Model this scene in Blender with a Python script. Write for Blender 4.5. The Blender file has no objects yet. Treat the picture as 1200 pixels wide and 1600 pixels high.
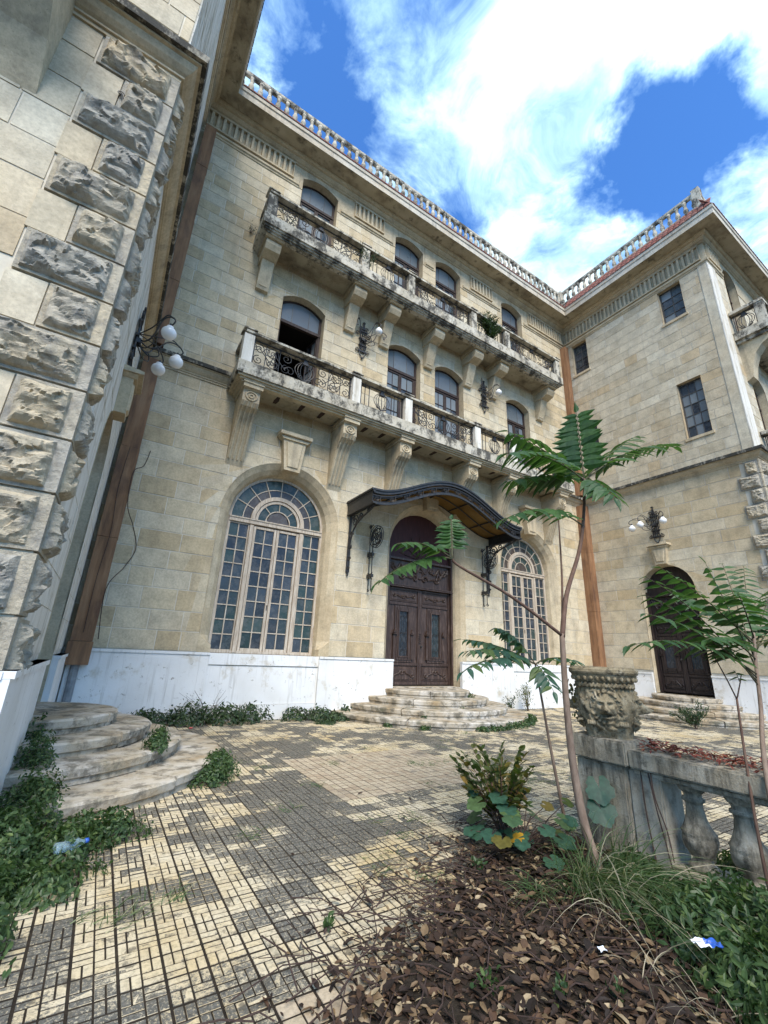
import bpy, bmesh, math, random
import numpy as np
from math import pi, sin, cos, radians, sqrt, atan2, hypot
from mathutils import Vector, Matrix, noise
from mathutils.geometry import tessellate_polygon

random.seed(7)
rng = np.random.default_rng(7)
scene = bpy.context.scene
C = scene.collection

# ---------------------------------------------------------------- camera
EYE = 1.45
cam_d = bpy.data.cameras.new('camera')
cam = bpy.data.objects.new('camera', cam_d)
C.objects.link(cam)
scene.camera = cam
CAMR = ((0.84321657, 0.20218142, 0.4981049), (-0.53602869, 0.24601571, 0.80755774), (0.04073154, -0.94794459, 0.31581957))
cam.matrix_world = Matrix(((CAMR[0][0], -CAMR[0][1], -CAMR[0][2], 0.0),
                           (CAMR[1][0], -CAMR[1][1], -CAMR[1][2], 0.0),
                           (CAMR[2][0], -CAMR[2][1], -CAMR[2][2], EYE),
                           (0, 0, 0, 1)))
cam_d.sensor_fit = 'VERTICAL'
cam_d.sensor_height = 36.0
cam_d.lens = 36.0 * 667.0 / 1600.0
cam_d.clip_start = 0.05
cam_d.clip_end = 2000.0

def px(p):
    """image position (1200x1600 px) of a world point, used only to rank pieces by size"""
    d = (p[0], p[1], p[2] - EYE)
    c = [sum(CAMR[i][j] * d[i] for i in range(3)) for j in range(3)]
    if c[2] < 0.05:
        return None
    return (600 + 667 * c[0] / c[2], 800 + 667 * c[1] / c[2])

# ---------------------------------------------------------------- node helper
class NT:
    def __init__(s, tree):
        s.t = tree
        tree.nodes.clear()
    def n(s, typ, **kw):
        nd = s.t.nodes.new(typ)
        for k, v in kw.items():
            if k.startswith('_'):
                setattr(nd, k[1:], v)
        for k, v in kw.items():
            if k.startswith('_'):
                continue
            key = int(k[1:]) if (k[0] == 'i' and k[1:].isdigit()) else k.replace('__', ' ')
            sock = nd.inputs[key]
            s.put(sock, v)
        return nd
    def put(s, sock, v):
        if isinstance(v, bpy.types.Node):
            v = v.outputs[0]
        if isinstance(v, bpy.types.NodeSocket):
            s.t.links.new(v, sock)
        else:
            if sock.type == 'RGBA' and hasattr(v, '__len__') and len(v) == 3:
                v = (*v, 1.0)
            sock.default_value = v
    def math(s, op, a, b=0.0, clamp=False):
        return s.n('ShaderNodeMath', _operation=op, _use_clamp=clamp, i0=a, i1=b)
    def vmath(s, op, a, b=(0, 0, 0)):
        return s.n('ShaderNodeVectorMath', _operation=op, i0=a, i1=b)
    def noise(s, vec, scale, detail=4.0, rough=0.55, dist=0.0):
        nd = s.n('ShaderNodeTexNoise', Scale=scale, Detail=detail, Roughness=rough, Distortion=dist)
        if vec is not None:
            s.put(nd.inputs['Vector'], vec)
        return nd.outputs['Fac']
    def ramp(s, fac, stops, interp='LINEAR'):
        nd = s.n('ShaderNodeValToRGB')
        cr = nd.color_ramp
        cr.interpolation = interp
        while len(cr.elements) < len(stops):
            cr.elements.new(0.5)
        for e, (p, c) in zip(cr.elements, stops):
            e.position = p
            if not hasattr(c, '__len__'):
                c = (c, c, c)
            e.color = (*c[:3], 1.0)
        s.put(nd.inputs[0], fac)
        return nd.outputs[0]
    def mix(s, fac, a, b, mode='MIX'):
        nd = s.n('ShaderNodeMix', _data_type='RGBA', _blend_type=mode)
        s.put(nd.inputs[0], fac)
        s.put(nd.inputs[6], a)
        s.put(nd.inputs[7], b)
        return nd.outputs[2]
    def pos(s, scale=None):
        g = s.n('ShaderNodeNewGeometry').outputs['Position']
        if scale is None:
            return g
        return s.vmath('MULTIPLY', g, scale).outputs[0]
    def rand(s):
        """one random value per stone, whether it is an object of its own or an island of a joined mesh"""
        o = s.n('ShaderNodeObjectInfo').outputs['Random']
        i = s.n('ShaderNodeNewGeometry').outputs['Random Per Island']
        return s.math('FRACT', s.math('ADD', o, i)).outputs[0]

MATS = {}
def material(name, build):
    m = bpy.data.materials.new(name)
    m.use_nodes = True
    nt = NT(m.node_tree)
    out = nt.n('ShaderNodeOutputMaterial')
    sh = build(nt)
    nt.put(out.inputs['Surface'], sh)
    MATS[name] = m
    return m

def principled(nt, col, rough=0.8, bump=None, dist=0.01, strength=0.5, spec=0.3, metal=0.0, **kw):
    p = nt.n('ShaderNodeBsdfPrincipled')
    nt.put(p.inputs['Base Color'], col)
    nt.put(p.inputs['Roughness'], rough)
    p.inputs['Specular IOR Level'].default_value = spec
    p.inputs['Metallic'].default_value = metal
    for k, v in kw.items():
        nt.put(p.inputs[k.replace('__', ' ')], v)
    if bump is not None:
        b = nt.n('ShaderNodeBump', Strength=strength, Distance=dist)
        nt.put(b.inputs['Height'], bump)
        nt.put(p.inputs['Normal'], b.outputs[0])
    return p.outputs[0]

# ---------------------------------------------------------------- sky, sun, exposure
SUN_EL, SUN_AZ = radians(48), radians(203)      # azimuth clockwise from +Y
world = bpy.data.worlds.new('World')
scene.world = world
world.use_nodes = True
w = NT(world.node_tree)
wo = w.n('ShaderNodeOutputWorld')
sky = w.n('ShaderNodeTexSky', _sky_type='NISHITA')
sky.sun_disc = False
sky.sun_elevation = SUN_EL
sky.sun_rotation = SUN_AZ
sky.altitude = 200
sky.air_density = 1.0
sky.dust_density = 0.3
sky.ozone_density = 2.2
D_ = w.n('ShaderNodeTexCoord').outputs['Generated']
sep = w.n('ShaderNodeSeparateXYZ', i0=D_)
zc = w.math('MAXIMUM', sep.outputs[2], 0.06)
cp = w.n('ShaderNodeCombineXYZ', X=w.math('DIVIDE', sep.outputs[0], zc), Y=w.math('DIVIDE', sep.outputs[1], zc), Z=0.0)
warp = w.n('ShaderNodeTexNoise', Scale=2.2, Detail=3.0)
w.put(warp.inputs['Vector'], cp)
cpw = w.vmath('ADD', cp, w.vmath('MULTIPLY', w.vmath('SUBTRACT', warp.outputs['Color'], (0.5, 0.5, 0.5)), (0.40, 0.40, 0.40)))
n1 = w.noise(cpw, 2.5, 10.0, 0.62)
wob = w.n('ShaderNodeTexNoise', Scale=5.5, Detail=6.0, Roughness=0.6)
w.put(wob.inputs['Vector'], D_)
DW = w.vmath('NORMALIZE', w.vmath('ADD', D_, w.vmath('MULTIPLY', w.vmath('SUBTRACT', wob.outputs['Color'], (0.5, 0.5, 0.5)), (0.34, 0.34, 0.34)))).outputs[0]
# the heaped clouds that stand over the courtyard: (direction, half width, weight)
acc = None
for d, k, a in [((0.437, 0.16, 0.885), 120, .20), ((0.50, 0.07, 0.87), 120, .20), ((0.60, 0.03, 0.80), 150, .16), ((0.445, 0.29, 0.85), 140, .20),
                ((0.46, 0.40, 0.795), 60, .10), ((0.63, 0.275, 0.73), 260, .26), ((0.71, 0.08, 0.70), 160, .24), ((0.30, 0.37, 0.88), 70, .02),
                ((0.0, 0.47, 0.88), 120, .10), ((0.267, 0.25, 0.93), 120, .02), ((0.60, 0.42, 0.68), 80, .08),
                ((0.10, 0.46, 0.88), 260, -.30), ((0.13, 0.51, 0.85), 260, -.24), ((0.10, 0.40, 0.91), 300, -.20),
                ((0.555, 0.175, 0.813), 210, -.30), ((0.63, 0.15, 0.76), 300, -.26), ((0.545, 0.245, 0.80), 400, -.24), ((0.50, 0.17, 0.85), 500, -.16), ((0.61, 0.10, 0.785), 600, -.10), ((0.66, 0.17, 0.73), 500, -.12)]:
    L = sqrt(sum(x * x for x in d))
    dt = w.n('ShaderNodeVectorMath', _operation='DOT_PRODUCT', i0=DW, i1=tuple(x / L for x in d)).outputs['Value']
    g = w.math('MULTIPLY', w.math('EXPONENT', w.math('MULTIPLY', w.math('SUBTRACT', dt, 1.0), float(k))), a)
    acc = g if acc is None else w.math('ADD', acc, g)
n_big = w.noise(cpw, 0.9, 3.0, 0.5)
dens = w.math('ADD', w.math('ADD', w.math('MULTIPLY', w.math('SUBTRACT', n1, 0.5), 1.9), acc), w.math('ADD', w.math('MULTIPLY', w.math('SUBTRACT', n_big, 0.5), 0.35), 0.57))
cover = w.ramp(dens, [(0.42, 0.0), (0.53, 0.30), (0.63, 0.74), (0.74, 1.0)])
n2 = w.noise(cpw, 5.2, 6.0, 0.6)
ccol = w.ramp(w.math('ADD', w.math('MULTIPLY', dens, 0.62), w.math('MULTIPLY', n2, 0.50)),
              [(0.48, (0.14, 0.25, 0.43)), (0.66, (0.21, 0.33, 0.41)), (0.80, (0.36, 0.42, 0.44)), (0.90, (1.3, 1.27, 1.2)), (1.0, (2.6, 2.5, 2.3))])
skyb = w.mix(1.0, sky.outputs[0], (0.50, 0.93, 1.42), 'MULTIPLY')
SKY_STR = 0.07
skys = w.vmath('SCALE', skyb)
skys.inputs['Scale'].default_value = SKY_STR
col = w.mix(cover, skys.outputs[0], ccol)
bg = w.n('ShaderNodeBackground', Strength=1.0)
w.put(bg.inputs['Color'], col)
w.put(wo.inputs['Surface'], bg.outputs[0])

sun_d = bpy.data.lights.new('sun', 'SUN')
sun_d.energy = 1.5
sun_d.angle = radians(30)
sun_d.color = (1.0, 0.92, 0.80)
sun = bpy.data.objects.new('sun', sun_d)
C.objects.link(sun)
sdir = Vector((sin(SUN_AZ) * cos(SUN_EL), cos(SUN_AZ) * cos(SUN_EL), sin(SUN_EL)))
sun.rotation_euler = sdir.to_track_quat('Z', 'Y').to_euler()
sun.location = (-20, -30, 50)

vs = scene.view_settings
vs.view_transform = 'Standard'
vs.look = 'None'
vs.exposure = 1.8
vs.gamma = 1.0
vs.use_curve_mapping = False
scene.cycles.max_bounces = 6
scene.cycles.diffuse_bounces = 3
scene.cycles.use_denoising = True
# ---------------------------------------------------------------- materials
def m_ashlar(nt, ramp, streak=0.5, grain=26, white=0.0):
    P = nt.pos()
    c = nt.ramp(nt.rand(), ramp)
    big = nt.noise(P, 0.55, 5, 0.6)
    c = nt.mix(nt.ramp(big, [(0.46, 0.0), (0.66, 0.42)]), c, (0.44, 0.32, 0.18))
    mid = nt.noise(P, 3.3, 6, 0.62)
    c = nt.mix(1.0, c, nt.ramp(mid, [(0.3, 0.76), (0.52, 1.0), (0.72, 1.14)]), 'MULTIPLY')
    st = nt.noise(nt.pos((2.6, 2.6, 0.22)), 1.6, 5, 0.6)
    c = nt.mix(nt.math('MULTIPLY', nt.ramp(st, [(0.54, 0.0), (0.72, 1.0)]), streak).outputs[0], c, (0.15, 0.135, 0.115))
    fine = nt.noise(P, grain, 5, 0.7)
    c = nt.mix(1.0, c, nt.ramp(fine, [(0.3, 0.80), (0.6, 1.06)]), 'MULTIPLY')
    spk = nt.noise(P, 70, 2, 0.5)
    c = nt.mix(nt.ramp(spk, [(0.66, 0.0), (0.74, 0.5)]), c, (0.16, 0.13, 0.10))
    h = nt.math('ADD', nt.math('MULTIPLY', fine, 0.5), mid)
    return principled(nt, c, 0.88, h.outputs[0], 0.012, 0.55, 0.25)

CREAM = [(0.0, (0.49, 0.385, 0.235)), (0.2, (0.555, 0.46, 0.305)), (0.45, (0.595, 0.51, 0.36)), (0.65, (0.54, 0.465, 0.335)), (0.85, (0.62, 0.55, 0.41)), (1.0, (0.52, 0.41, 0.255))]
material('ashlar', lambda nt: m_ashlar(nt, CREAM, 0.22))
PALE = [(0.0, (0.48, 0.41, 0.29)), (0.3, (0.60, 0.53, 0.40)), (0.55, (0.50, 0.435, 0.32)), (0.8, (0.64, 0.58, 0.45)), (1.0, (0.52, 0.41, 0.26))]
material('ashlar_pale', lambda nt: m_ashlar(nt, PALE, 0.25))
material('trim', lambda nt: m_ashlar(nt, [(0.0, (0.50, 0.41, 0.275)), (1.0, (0.56, 0.475, 0.33))], 0.45))
def m_lime(nt):
    P = nt.pos()
    st = nt.noise(nt.pos((3, 3, 0.35)), 2.2, 6, 0.62)
    c = nt.ramp(st, [(0.30, (0.42, 0.37, 0.285)), (0.48, (0.66, 0.62, 0.54)), (0.7, (0.76, 0.73, 0.67))])
    n = nt.noise(P, 5, 6, 0.65)
    c = nt.mix(nt.ramp(n, [(0.58, 0.0), (0.7, 0.6)]), c, (0.30, 0.26, 0.20))
    return principled(nt, c, 0.9, nt.noise(P, 18, 5, 0.7), 0.015, 0.6, 0.2)
material('limewashed', m_lime)
def m_ledge(nt):
    P = nt.pos()
    c = nt.ramp(nt.noise(P, 3, 5, 0.6), [(0.3, (0.30, 0.27, 0.21)), (0.7, (0.50, 0.46, 0.38))])
    s1 = nt.noise(nt.pos((2.0, 2.0, 1.2)), 2.6, 9, 0.74)
    c = nt.mix(nt.ramp(s1, [(0.38, 0.0), (0.50, 0.94)]), c, (0.045, 0.043, 0.038))
    return principled(nt, c, 0.92, nt.noise(P, 24, 6, 0.7), 0.014, 0.7, 0.2)
material('ledge_black', m_ledge)
material('fascia_stone', lambda nt: m_ashlar(nt, [(0.0, (0.52, 0.47, 0.38)), (1.0, (0.58, 0.53, 0.44))], 0.5))
def m_mortar(nt):
    P = nt.pos()
    c = nt.ramp(nt.noise(P, 4, 5, 0.6), [(0.3, (0.54, 0.48, 0.38)), (0.7, (0.68, 0.64, 0.54))])
    return principled(nt, c, 0.95, nt.noise(P, 40, 3, 0.6), 0.006, 0.4, 0.1)
material('mortar', m_mortar)
def m_rock(nt):
    P = nt.pos()
    c = nt.ramp(nt.rand(), [(0, (0.44, 0.40, 0.32)), (0.35, (0.52, 0.44, 0.31)), (0.7, (0.40, 0.375, 0.32)), (1, (0.50, 0.42, 0.29))])
    n = nt.noise(P, 4.5, 7, 0.65, 0.3)
    c = nt.mix(nt.ramp(n, [(0.48, 0.0), (0.66, 0.65)]), c, (0.21, 0.205, 0.195))
    n2 = nt.noise(P, 13, 6, 0.7)
    c = nt.mix(1.0, c, nt.ramp(n2, [(0.3, 0.62), (0.5, 1.0), (0.7, 1.2)]), 'MULTIPLY')
    return principled(nt, c, 0.9, nt.noise(P, 22, 8, 0.72), 0.03, 0.9, 0.2)
material('rockface', m_rock)
def m_weather(nt):
    """balcony edges, parapets: pale render gone black with lichen in patches"""
    P = nt.pos()
    c = nt.ramp(nt.noise(P, 2.5, 5, 0.6), [(0.3, (0.42, 0.37, 0.28)), (0.7, (0.60, 0.56, 0.47))])
    s1 = nt.noise(nt.pos((1.3, 1.3, 0.9)), 2.6, 9, 0.72)
    c = nt.mix(nt.ramp(s1, [(0.47, 0.0), (0.58, 0.92)]), c, (0.055, 0.052, 0.046))
    s2 = nt.noise(P, 9, 6, 0.7)
    c = nt.mix(nt.ramp(s2, [(0.56, 0.0), (0.7, 0.8)]), c, (0.12, 0.115, 0.10))
    return principled(nt, c, 0.92, nt.noise(P, 24, 6, 0.7), 0.014, 0.7, 0.2)
material('weathered', m_weather)
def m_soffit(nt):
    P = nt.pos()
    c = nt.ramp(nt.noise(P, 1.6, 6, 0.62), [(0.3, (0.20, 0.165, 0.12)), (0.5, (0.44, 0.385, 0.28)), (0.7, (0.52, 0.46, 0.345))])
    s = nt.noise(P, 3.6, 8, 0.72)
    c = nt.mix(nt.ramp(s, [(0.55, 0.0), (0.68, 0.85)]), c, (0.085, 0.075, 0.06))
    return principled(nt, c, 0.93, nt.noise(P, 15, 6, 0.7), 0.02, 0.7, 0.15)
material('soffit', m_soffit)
def m_plinth(nt):
    P = nt.pos()
    c = nt.ramp(nt.noise(P, 1.2, 4, 0.5), [(0.3, (0.66, 0.65, 0.62)), (0.7, (0.80, 0.80, 0.79))])
    st = nt.noise(nt.pos((5, 5, 0.35)), 2.4, 5, 0.6)
    c = nt.mix(nt.ramp(st, [(0.56, 0.0), (0.74, 0.55)]), c, (0.34, 0.32, 0.28))
    d = nt.noise(P, 6.5, 8, 0.75)
    c = nt.mix(nt.ramp(d, [(0.60, 0.0), (0.66, 0.85)]), c, (0.24, 0.21, 0.165))
    d2 = nt.noise(nt.vmath('ADD', P, (7, 3, 1)).outputs[0], 1.7, 5, 0.65)
    c = nt.mix(nt.ramp(d2, [(0.57, 0.0), (0.70, 0.75)]), c, (0.45, 0.385, 0.27))
    return principled(nt, c, 0.85, nt.noise(P, 14, 6, 0.7), 0.008, 0.5, 0.25)
material('plinth_paint', m_plinth)
def m_steps(nt):
    P = nt.pos()
    c = nt.ramp(nt.noise(P, 2.1, 6, 0.62), [(0.32, (0.33, 0.245, 0.145)), (0.5, (0.44, 0.385, 0.30)), (0.66, (0.56, 0.52, 0.46))])
    g = nt.noise(P, 5.5, 8, 0.7)
    c = nt.mix(nt.ramp(g, [(0.47, 0.0), (0.60, 0.8)]), c, (0.11, 0.098, 0.075))
    g2 = nt.noise(nt.vmath('ADD', P, (3, 9, 2)).outputs[0], 3.4, 6, 0.7)
    c = nt.mix(nt.ramp(g2, [(0.56, 0.0), (0.72, 0.6)]), c, (0.075, 0.085, 0.04))
    return principled(nt, c, 0.88, nt.noise(P, 26, 7, 0.7), 0.014, 0.7, 0.25)
material('step_stone', m_steps)
TILE = 0.188
def m_tile(nt):
    P = nt.pos()
    cell = nt.vmath('FLOOR', nt.vmath('MULTIPLY', P, (1 / TILE, 1 / TILE, 0)))
    wn = nt.n('ShaderNodeTexWhiteNoise', _noise_dimensions='3D', Vector=cell).outputs['Value']
    c = nt.ramp(nt.noise(P, 1.1, 4, 0.6), [(0.35, (0.50, 0.375, 0.19)), (0.55, (0.60, 0.51, 0.35)), (0.7, (0.66, 0.58, 0.43))])
    c = nt.mix(0.35, c, nt.ramp(nt.rand(), [(0, (0.50, 0.41, 0.27)), (0.5, (0.66, 0.58, 0.42)), (1, (0.60, 0.47, 0.26))]))
    fine = nt.noise(P, 38, 6, 0.72)
    c = nt.mix(1.0, c, nt.ramp(fine, [(0.3, 0.6), (0.55, 1.05)]), 'MULTIPLY')
    # black lichen: broad drifts, broken up tile by tile
    drift = nt.noise(P, 0.62, 5, 0.6)
    # three old drip stains on the open yard: (x, y, 1/rx, 1/ry)
    for sx, sy, ax, ay, am in ((1.75, 4.3, 1.05, 0.52, 0.17), (3.3, 3.5, 1.3, 1.3, 0.10), (2.6, 7.3, 0.8, 0.8, 0.12), (0.45, 2.75, 2.2, 2.2, -0.12), (5.0, 4.6, .7, .7, -.08)):
        q = nt.vmath('MULTIPLY', nt.vmath('SUBTRACT', P, (sx, sy, 0)), (ax, ay, 0))
        ln = nt.n('ShaderNodeVectorMath', _operation='LENGTH', i0=q).outputs['Value']
        drift = nt.math('ADD', drift, nt.math('MULTIPLY', nt.math('SUBTRACT', 1.0, nt.math('MINIMUM', ln, 1.0)), am)).outputs[0]
    k = nt.math('ADD', nt.math('ADD', nt.math('MULTIPLY', drift, 1.05), nt.math('MULTIPLY', wn, 0.30)), nt.math('MULTIPLY', nt.noise(P, 34, 7, 0.85), 0.50))
    blk = nt.ramp(k, [(0.905, 0.0), (0.945, 0.90), (1.0, 0.96)])
    blk = nt.mix(1.0, blk, nt.ramp(nt.noise(P, 85, 3, 0.7), [(0.36, 0.25), (0.44, 1.0)]), 'MULTIPLY')
    c = nt.mix(blk, c, nt.ramp(nt.noise(P, 55, 3, 0.6), [(0.3, (0.045, 0.045, 0.041)), (0.7, (0.15, 0.146, 0.13))]))
    sp = nt.noise(nt.vmath('ADD', P, (5, 5, 0)).outputs[0], 9.5, 5, 0.7)
    c = nt.mix(nt.ramp(sp, [(0.57, 0.0), (0.63, 0.75)]), c, (0.11, 0.095, 0.07))
    return principled(nt, c, 0.85, nt.noise(P, 60, 6, 0.75), 0.008, 0.9, 0.3)
material('paving_tile', m_tile)
def m_brickpave(nt):
    P = nt.pos()
    c = nt.ramp(nt.rand(), [(0, (0.36, 0.28, 0.19)), (0.5, (0.47, 0.39, 0.28)), (1, (0.40, 0.33, 0.23))])
    c = nt.mix(1.0, c, nt.ramp(nt.noise(P, 30, 5, 0.7), [(0.3, 0.7), (0.6, 1.1)]), 'MULTIPLY')
    k = nt.noise(P, 1.6, 6, 0.7)
    c = nt.mix(nt.ramp(k, [(0.55, 0.0), (0.68, 0.75)]), c, (0.10, 0.095, 0.085))
    return principled(nt, c, 0.85, nt.noise(P, 60, 4, 0.7), 0.006, 0.7, 0.3)
material('paving_brick', m_brickpave)
def m_soil(nt):
    P = nt.pos()
    c = nt.ramp(nt.noise(P, 7, 7, 0.7), [(0.3, (0.018, 0.014, 0.010)), (0.6, (0.055, 0.042, 0.03)), (0.75, (0.10, 0.075, 0.05))])
    return principled(nt, c, 0.95, nt.noise(P, 30, 8, 0.75), 0.03, 1.0, 0.2)
material('soil', m_soil)
def m_iron(nt):
    P = nt.pos()
    c = nt.ramp(nt.noise(P, 14, 5, 0.65), [(0.35, (0.012, 0.012, 0.013)), (0.6, (0.03, 0.029, 0.029)), (0.78, (0.085, 0.055, 0.038))])
    return principled(nt, c, 0.5, nt.noise(P, 60, 3), 0.003, 0.4, 0.5)
material('iron', m_iron)
def m_duct(nt):
    st = nt.noise(nt.pos((4, 4, 0.5)), 2.0, 6, 0.65)
    c = nt.ramp(st, [(0.32, (0.14, 0.072, 0.040)), (0.5, (0.25, 0.13, 0.065)), (0.68, (0.33, 0.185, 0.10))])
    c = nt.mix(nt.ramp(nt.noise(nt.pos((1, 1, 0.4)), 2.2, 5, 0.6), [(0.55, 0), (0.7, 0.75)]), c, (0.085, 0.042, 0.03))
    return principled(nt, c, 0.72, nt.noise(nt.pos(), 22, 5), 0.005, 0.4, 0.3)
material('rust_duct', m_duct)
def m_wood(nt, a, b, cc, rough=0.6):
    st = nt.noise(nt.pos((16, 16, 1.6)), 2.0, 6, 0.65)
    c = nt.ramp(st, [(0.3, a), (0.55, b), (0.75, cc)])
    return principled(nt, c, rough, st, 0.004, 0.5, 0.35)
material('door_wood', lambda nt: m_wood(nt, (0.024, 0.015, 0.012), (0.058, 0.036, 0.028), (0.16, 0.115, 0.095), 0.45))
material('door_red', lambda nt: m_wood(nt, (0.032, 0.009, 0.009), (0.055, 0.015, 0.014), (0.085, 0.030, 0.026), 0.6))
material('black_wood', lambda nt: m_wood(nt, (0.012, 0.008, 0.008), (0.028, 0.019, 0.017), (0.085, 0.062, 0.055), 0.5))
material('cream_paint', lambda nt: m_wood(nt, (0.30, 0.23, 0.165), (0.50, 0.425, 0.335), (0.62, 0.55, 0.46), 0.65))
material('brown_frame', lambda nt: m_wood(nt, (0.025, 0.015, 0.012), (0.05, 0.032, 0.026), (0.10, 0.072, 0.06), 0.6))
material('steel_frame', lambda nt: m_wood(nt, (0.045, 0.04, 0.038), (0.085, 0.08, 0.075), (0.19, 0.18, 0.165), 0.7))
material('grey_frame', lambda nt: m_wood(nt, (0.10, 0.09, 0.085), (0.20, 0.19, 0.18), (0.34, 0.32, 0.29), 0.7))
def m_glass(nt, a, b, cc, rough=0.12):
    c = nt.ramp(nt.rand(), [(0.0, a), (0.5, b), (1.0, cc)])
    d = nt.noise(nt.pos(), 5, 6, 0.65)
    c = nt.mix(nt.ramp(d, [(0.45, 0.0), (0.75, 0.45)]), c, (0.16, 0.165, 0.165))
    r = nt.ramp(d, [(0.35, rough), (0.7, rough + 0.3)])
    return principled(nt, c, r, nt.noise(nt.pos(), 3.0, 2), 0.01, 0.15, 0.36)
material('glass_dark', lambda nt: m_glass(nt, (0.018, 0.022, 0.030), (0.045, 0.055, 0.070), (0.030, 0.045, 0.048)))
material('glass_green', lambda nt: m_glass(nt, (0.020, 0.036, 0.036), (0.030, 0.055, 0.050), (0.05, 0.07, 0.065)))
material('glass_brown', lambda nt: m_glass(nt, (0.065, 0.052, 0.045), (0.085, 0.07, 0.06), (0.05, 0.045, 0.042)))
material('glass_pale', lambda nt: m_glass(nt, (0.13, 0.15, 0.17), (0.20, 0.225, 0.24), (0.16, 0.18, 0.185), 0.25))
material('globe_glass', lambda nt: principled(nt, (0.80, 0.80, 0.80), 0.15, None, spec=0.5))
material('backing_black', lambda nt: principled(nt, (0.015, 0.013, 0.012), 0.9))  # near-black stands in for the unlit inside behind the openings
material('metal_pipe', lambda nt: principled(nt, nt.ramp(nt.noise(nt.pos(), 9, 4), [(0.3, (0.16, 0.17, 0.18)), (0.7, (0.30, 0.31, 0.32))]), 0.5))
def m_roof(nt):
    c = nt.ramp(nt.rand(), [(0, (0.17, 0.055, 0.042)), (0.5, (0.24, 0.085, 0.06)), (1, (0.20, 0.10, 0.08))])
    c = nt.mix(nt.ramp(nt.noise(nt.pos(), 7, 5), [(0.5, 0), (0.7, 0.6)]), c, (0.12, 0.09, 0.08))
    return principled(nt, c, 0.85)
material('roof_clay', m_roof)
def m_ochre(nt):
    c = nt.ramp(nt.noise(nt.pos(), 2.2, 5, 0.6), [(0.3, (0.30, 0.17, 0.045)), (0.7, (0.50, 0.31, 0.10))])
    p = nt.n('ShaderNodeBsdfPrincipled')
    nt.put(p.inputs['Base Color'], c)
    p.inputs['Roughness'].default_value = 0.5
    t = nt.n('ShaderNodeBsdfTranslucent')
    nt.put(t.inputs['Color'], c)
    mx = nt.n('ShaderNodeMixShader', i0=0.55)
    nt.put(mx.inputs[1], p.outputs[0])
    nt.put(mx.inputs[2], t.outputs[0])
    return mx.outputs[0]
material('canopy_sheet', m_ochre)
def m_leaf(nt, ramp, trans=0.35, rough=0.45):
    c = nt.ramp(nt.rand(), ramp)
    n = nt.noise(nt.pos(), 30, 2)
    c = nt.mix(1.0, c, nt.ramp(n, [(0.3, 0.75), (0.7, 1.2)]), 'MULTIPLY')
    p = principled(nt, c, rough, None, spec=0.4)
    t = nt.n('ShaderNodeBsdfTranslucent')
    nt.put(t.inputs['Color'], nt.mix(1.0, c, (1.3, 1.5, 0.55), 'MULTIPLY'))
    mx = nt.n('ShaderNodeMixShader', i0=trans)
    nt.put(mx.inputs[1], p)
    nt.put(mx.inputs[2], t.outputs[0])
    return mx.outputs[0]
material('leaf_tree', lambda nt: m_leaf(nt, [(0, (0.030, 0.075, 0.026)), (0.5, (0.045, 0.10, 0.030)), (1, (0.065, 0.13, 0.04))]))
material('leaf_ground', lambda nt: m_leaf(nt, [(0, (0.028, 0.058, 0.020)), (0.45, (0.046, 0.088, 0.030)), (0.9, (0.078, 0.13, 0.044)), (1, (0.14, 0.19, 0.06))]))
material('leaf_dark', lambda nt: m_leaf(nt, [(0, (0.022, 0.042, 0.018)), (0.5, (0.036, 0.065, 0.025)), (1, (0.06, 0.095, 0.035))], 0.25))  # darker greens with less translucency
material('leaf_blue', lambda nt: m_leaf(nt, [(0, (0.035, 0.09, 0.06)), (0.6, (0.05, 0.12, 0.075)), (1, (0.11, 0.16, 0.05))]))
material('leaf_olive', lambda nt: m_leaf(nt, [(0, (0.045, 0.07, 0.02)), (0.5, (0.075, 0.105, 0.03)), (0.85, (0.13, 0.13, 0.035)), (1, (0.22, 0.14, 0.035))]))
material('leaf_yellow', lambda nt: m_leaf(nt, [(0, (0.50, 0.28, 0.03)), (1, (0.60, 0.36, 0.05))]))
material('grass_blade', lambda nt: m_leaf(nt, [(0, (0.045, 0.085, 0.03)), (0.6, (0.09, 0.15, 0.055)), (0.85, (0.20, 0.21, 0.11)), (1, (0.42, 0.38, 0.25))], 0.3))
material('straw', lambda nt: m_leaf(nt, [(0, (0.32, 0.27, 0.18)), (1, (0.48, 0.42, 0.30))], 0.2, 0.7))
material('leaf_dead', lambda nt: m_leaf(nt, [(0, (0.016, 0.010, 0.007)), (0.45, (0.038, 0.021, 0.013)), (0.70, (0.085, 0.045, 0.025)), (0.88, (0.19, 0.125, 0.065)), (1, (0.40, 0.31, 0.19))], 0.15, 0.7))
material('leaf_red', lambda nt: m_leaf(nt, [(0, (0.075, 0.018, 0.014)), (0.5, (0.16, 0.035, 0.024)), (0.85, (0.26, 0.07, 0.04)), (1, (0.34, 0.15, 0.09))], 0.15, 0.6))
def m_bark(nt, a, b):
    st = nt.noise(nt.pos((1, 1, 0.35)), 26, 5, 0.65)
    return principled(nt, nt.ramp(st, [(0.3, a), (0.7, b)]), 0.8, st, 0.004, 0.6, 0.3)
material('bark', lambda nt: m_bark(nt, (0.13, 0.085, 0.06), (0.27, 0.20, 0.15)))
material('bark_red', lambda nt: m_bark(nt, (0.085, 0.045, 0.032), (0.17, 0.105, 0.075)))
material('rachis', lambda nt: m_bark(nt, (0.045, 0.05, 0.022), (0.10, 0.085, 0.045)))
material('twig', lambda nt: m_bark(nt, (0.035, 0.022, 0.018), (0.085, 0.055, 0.045)))
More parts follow.
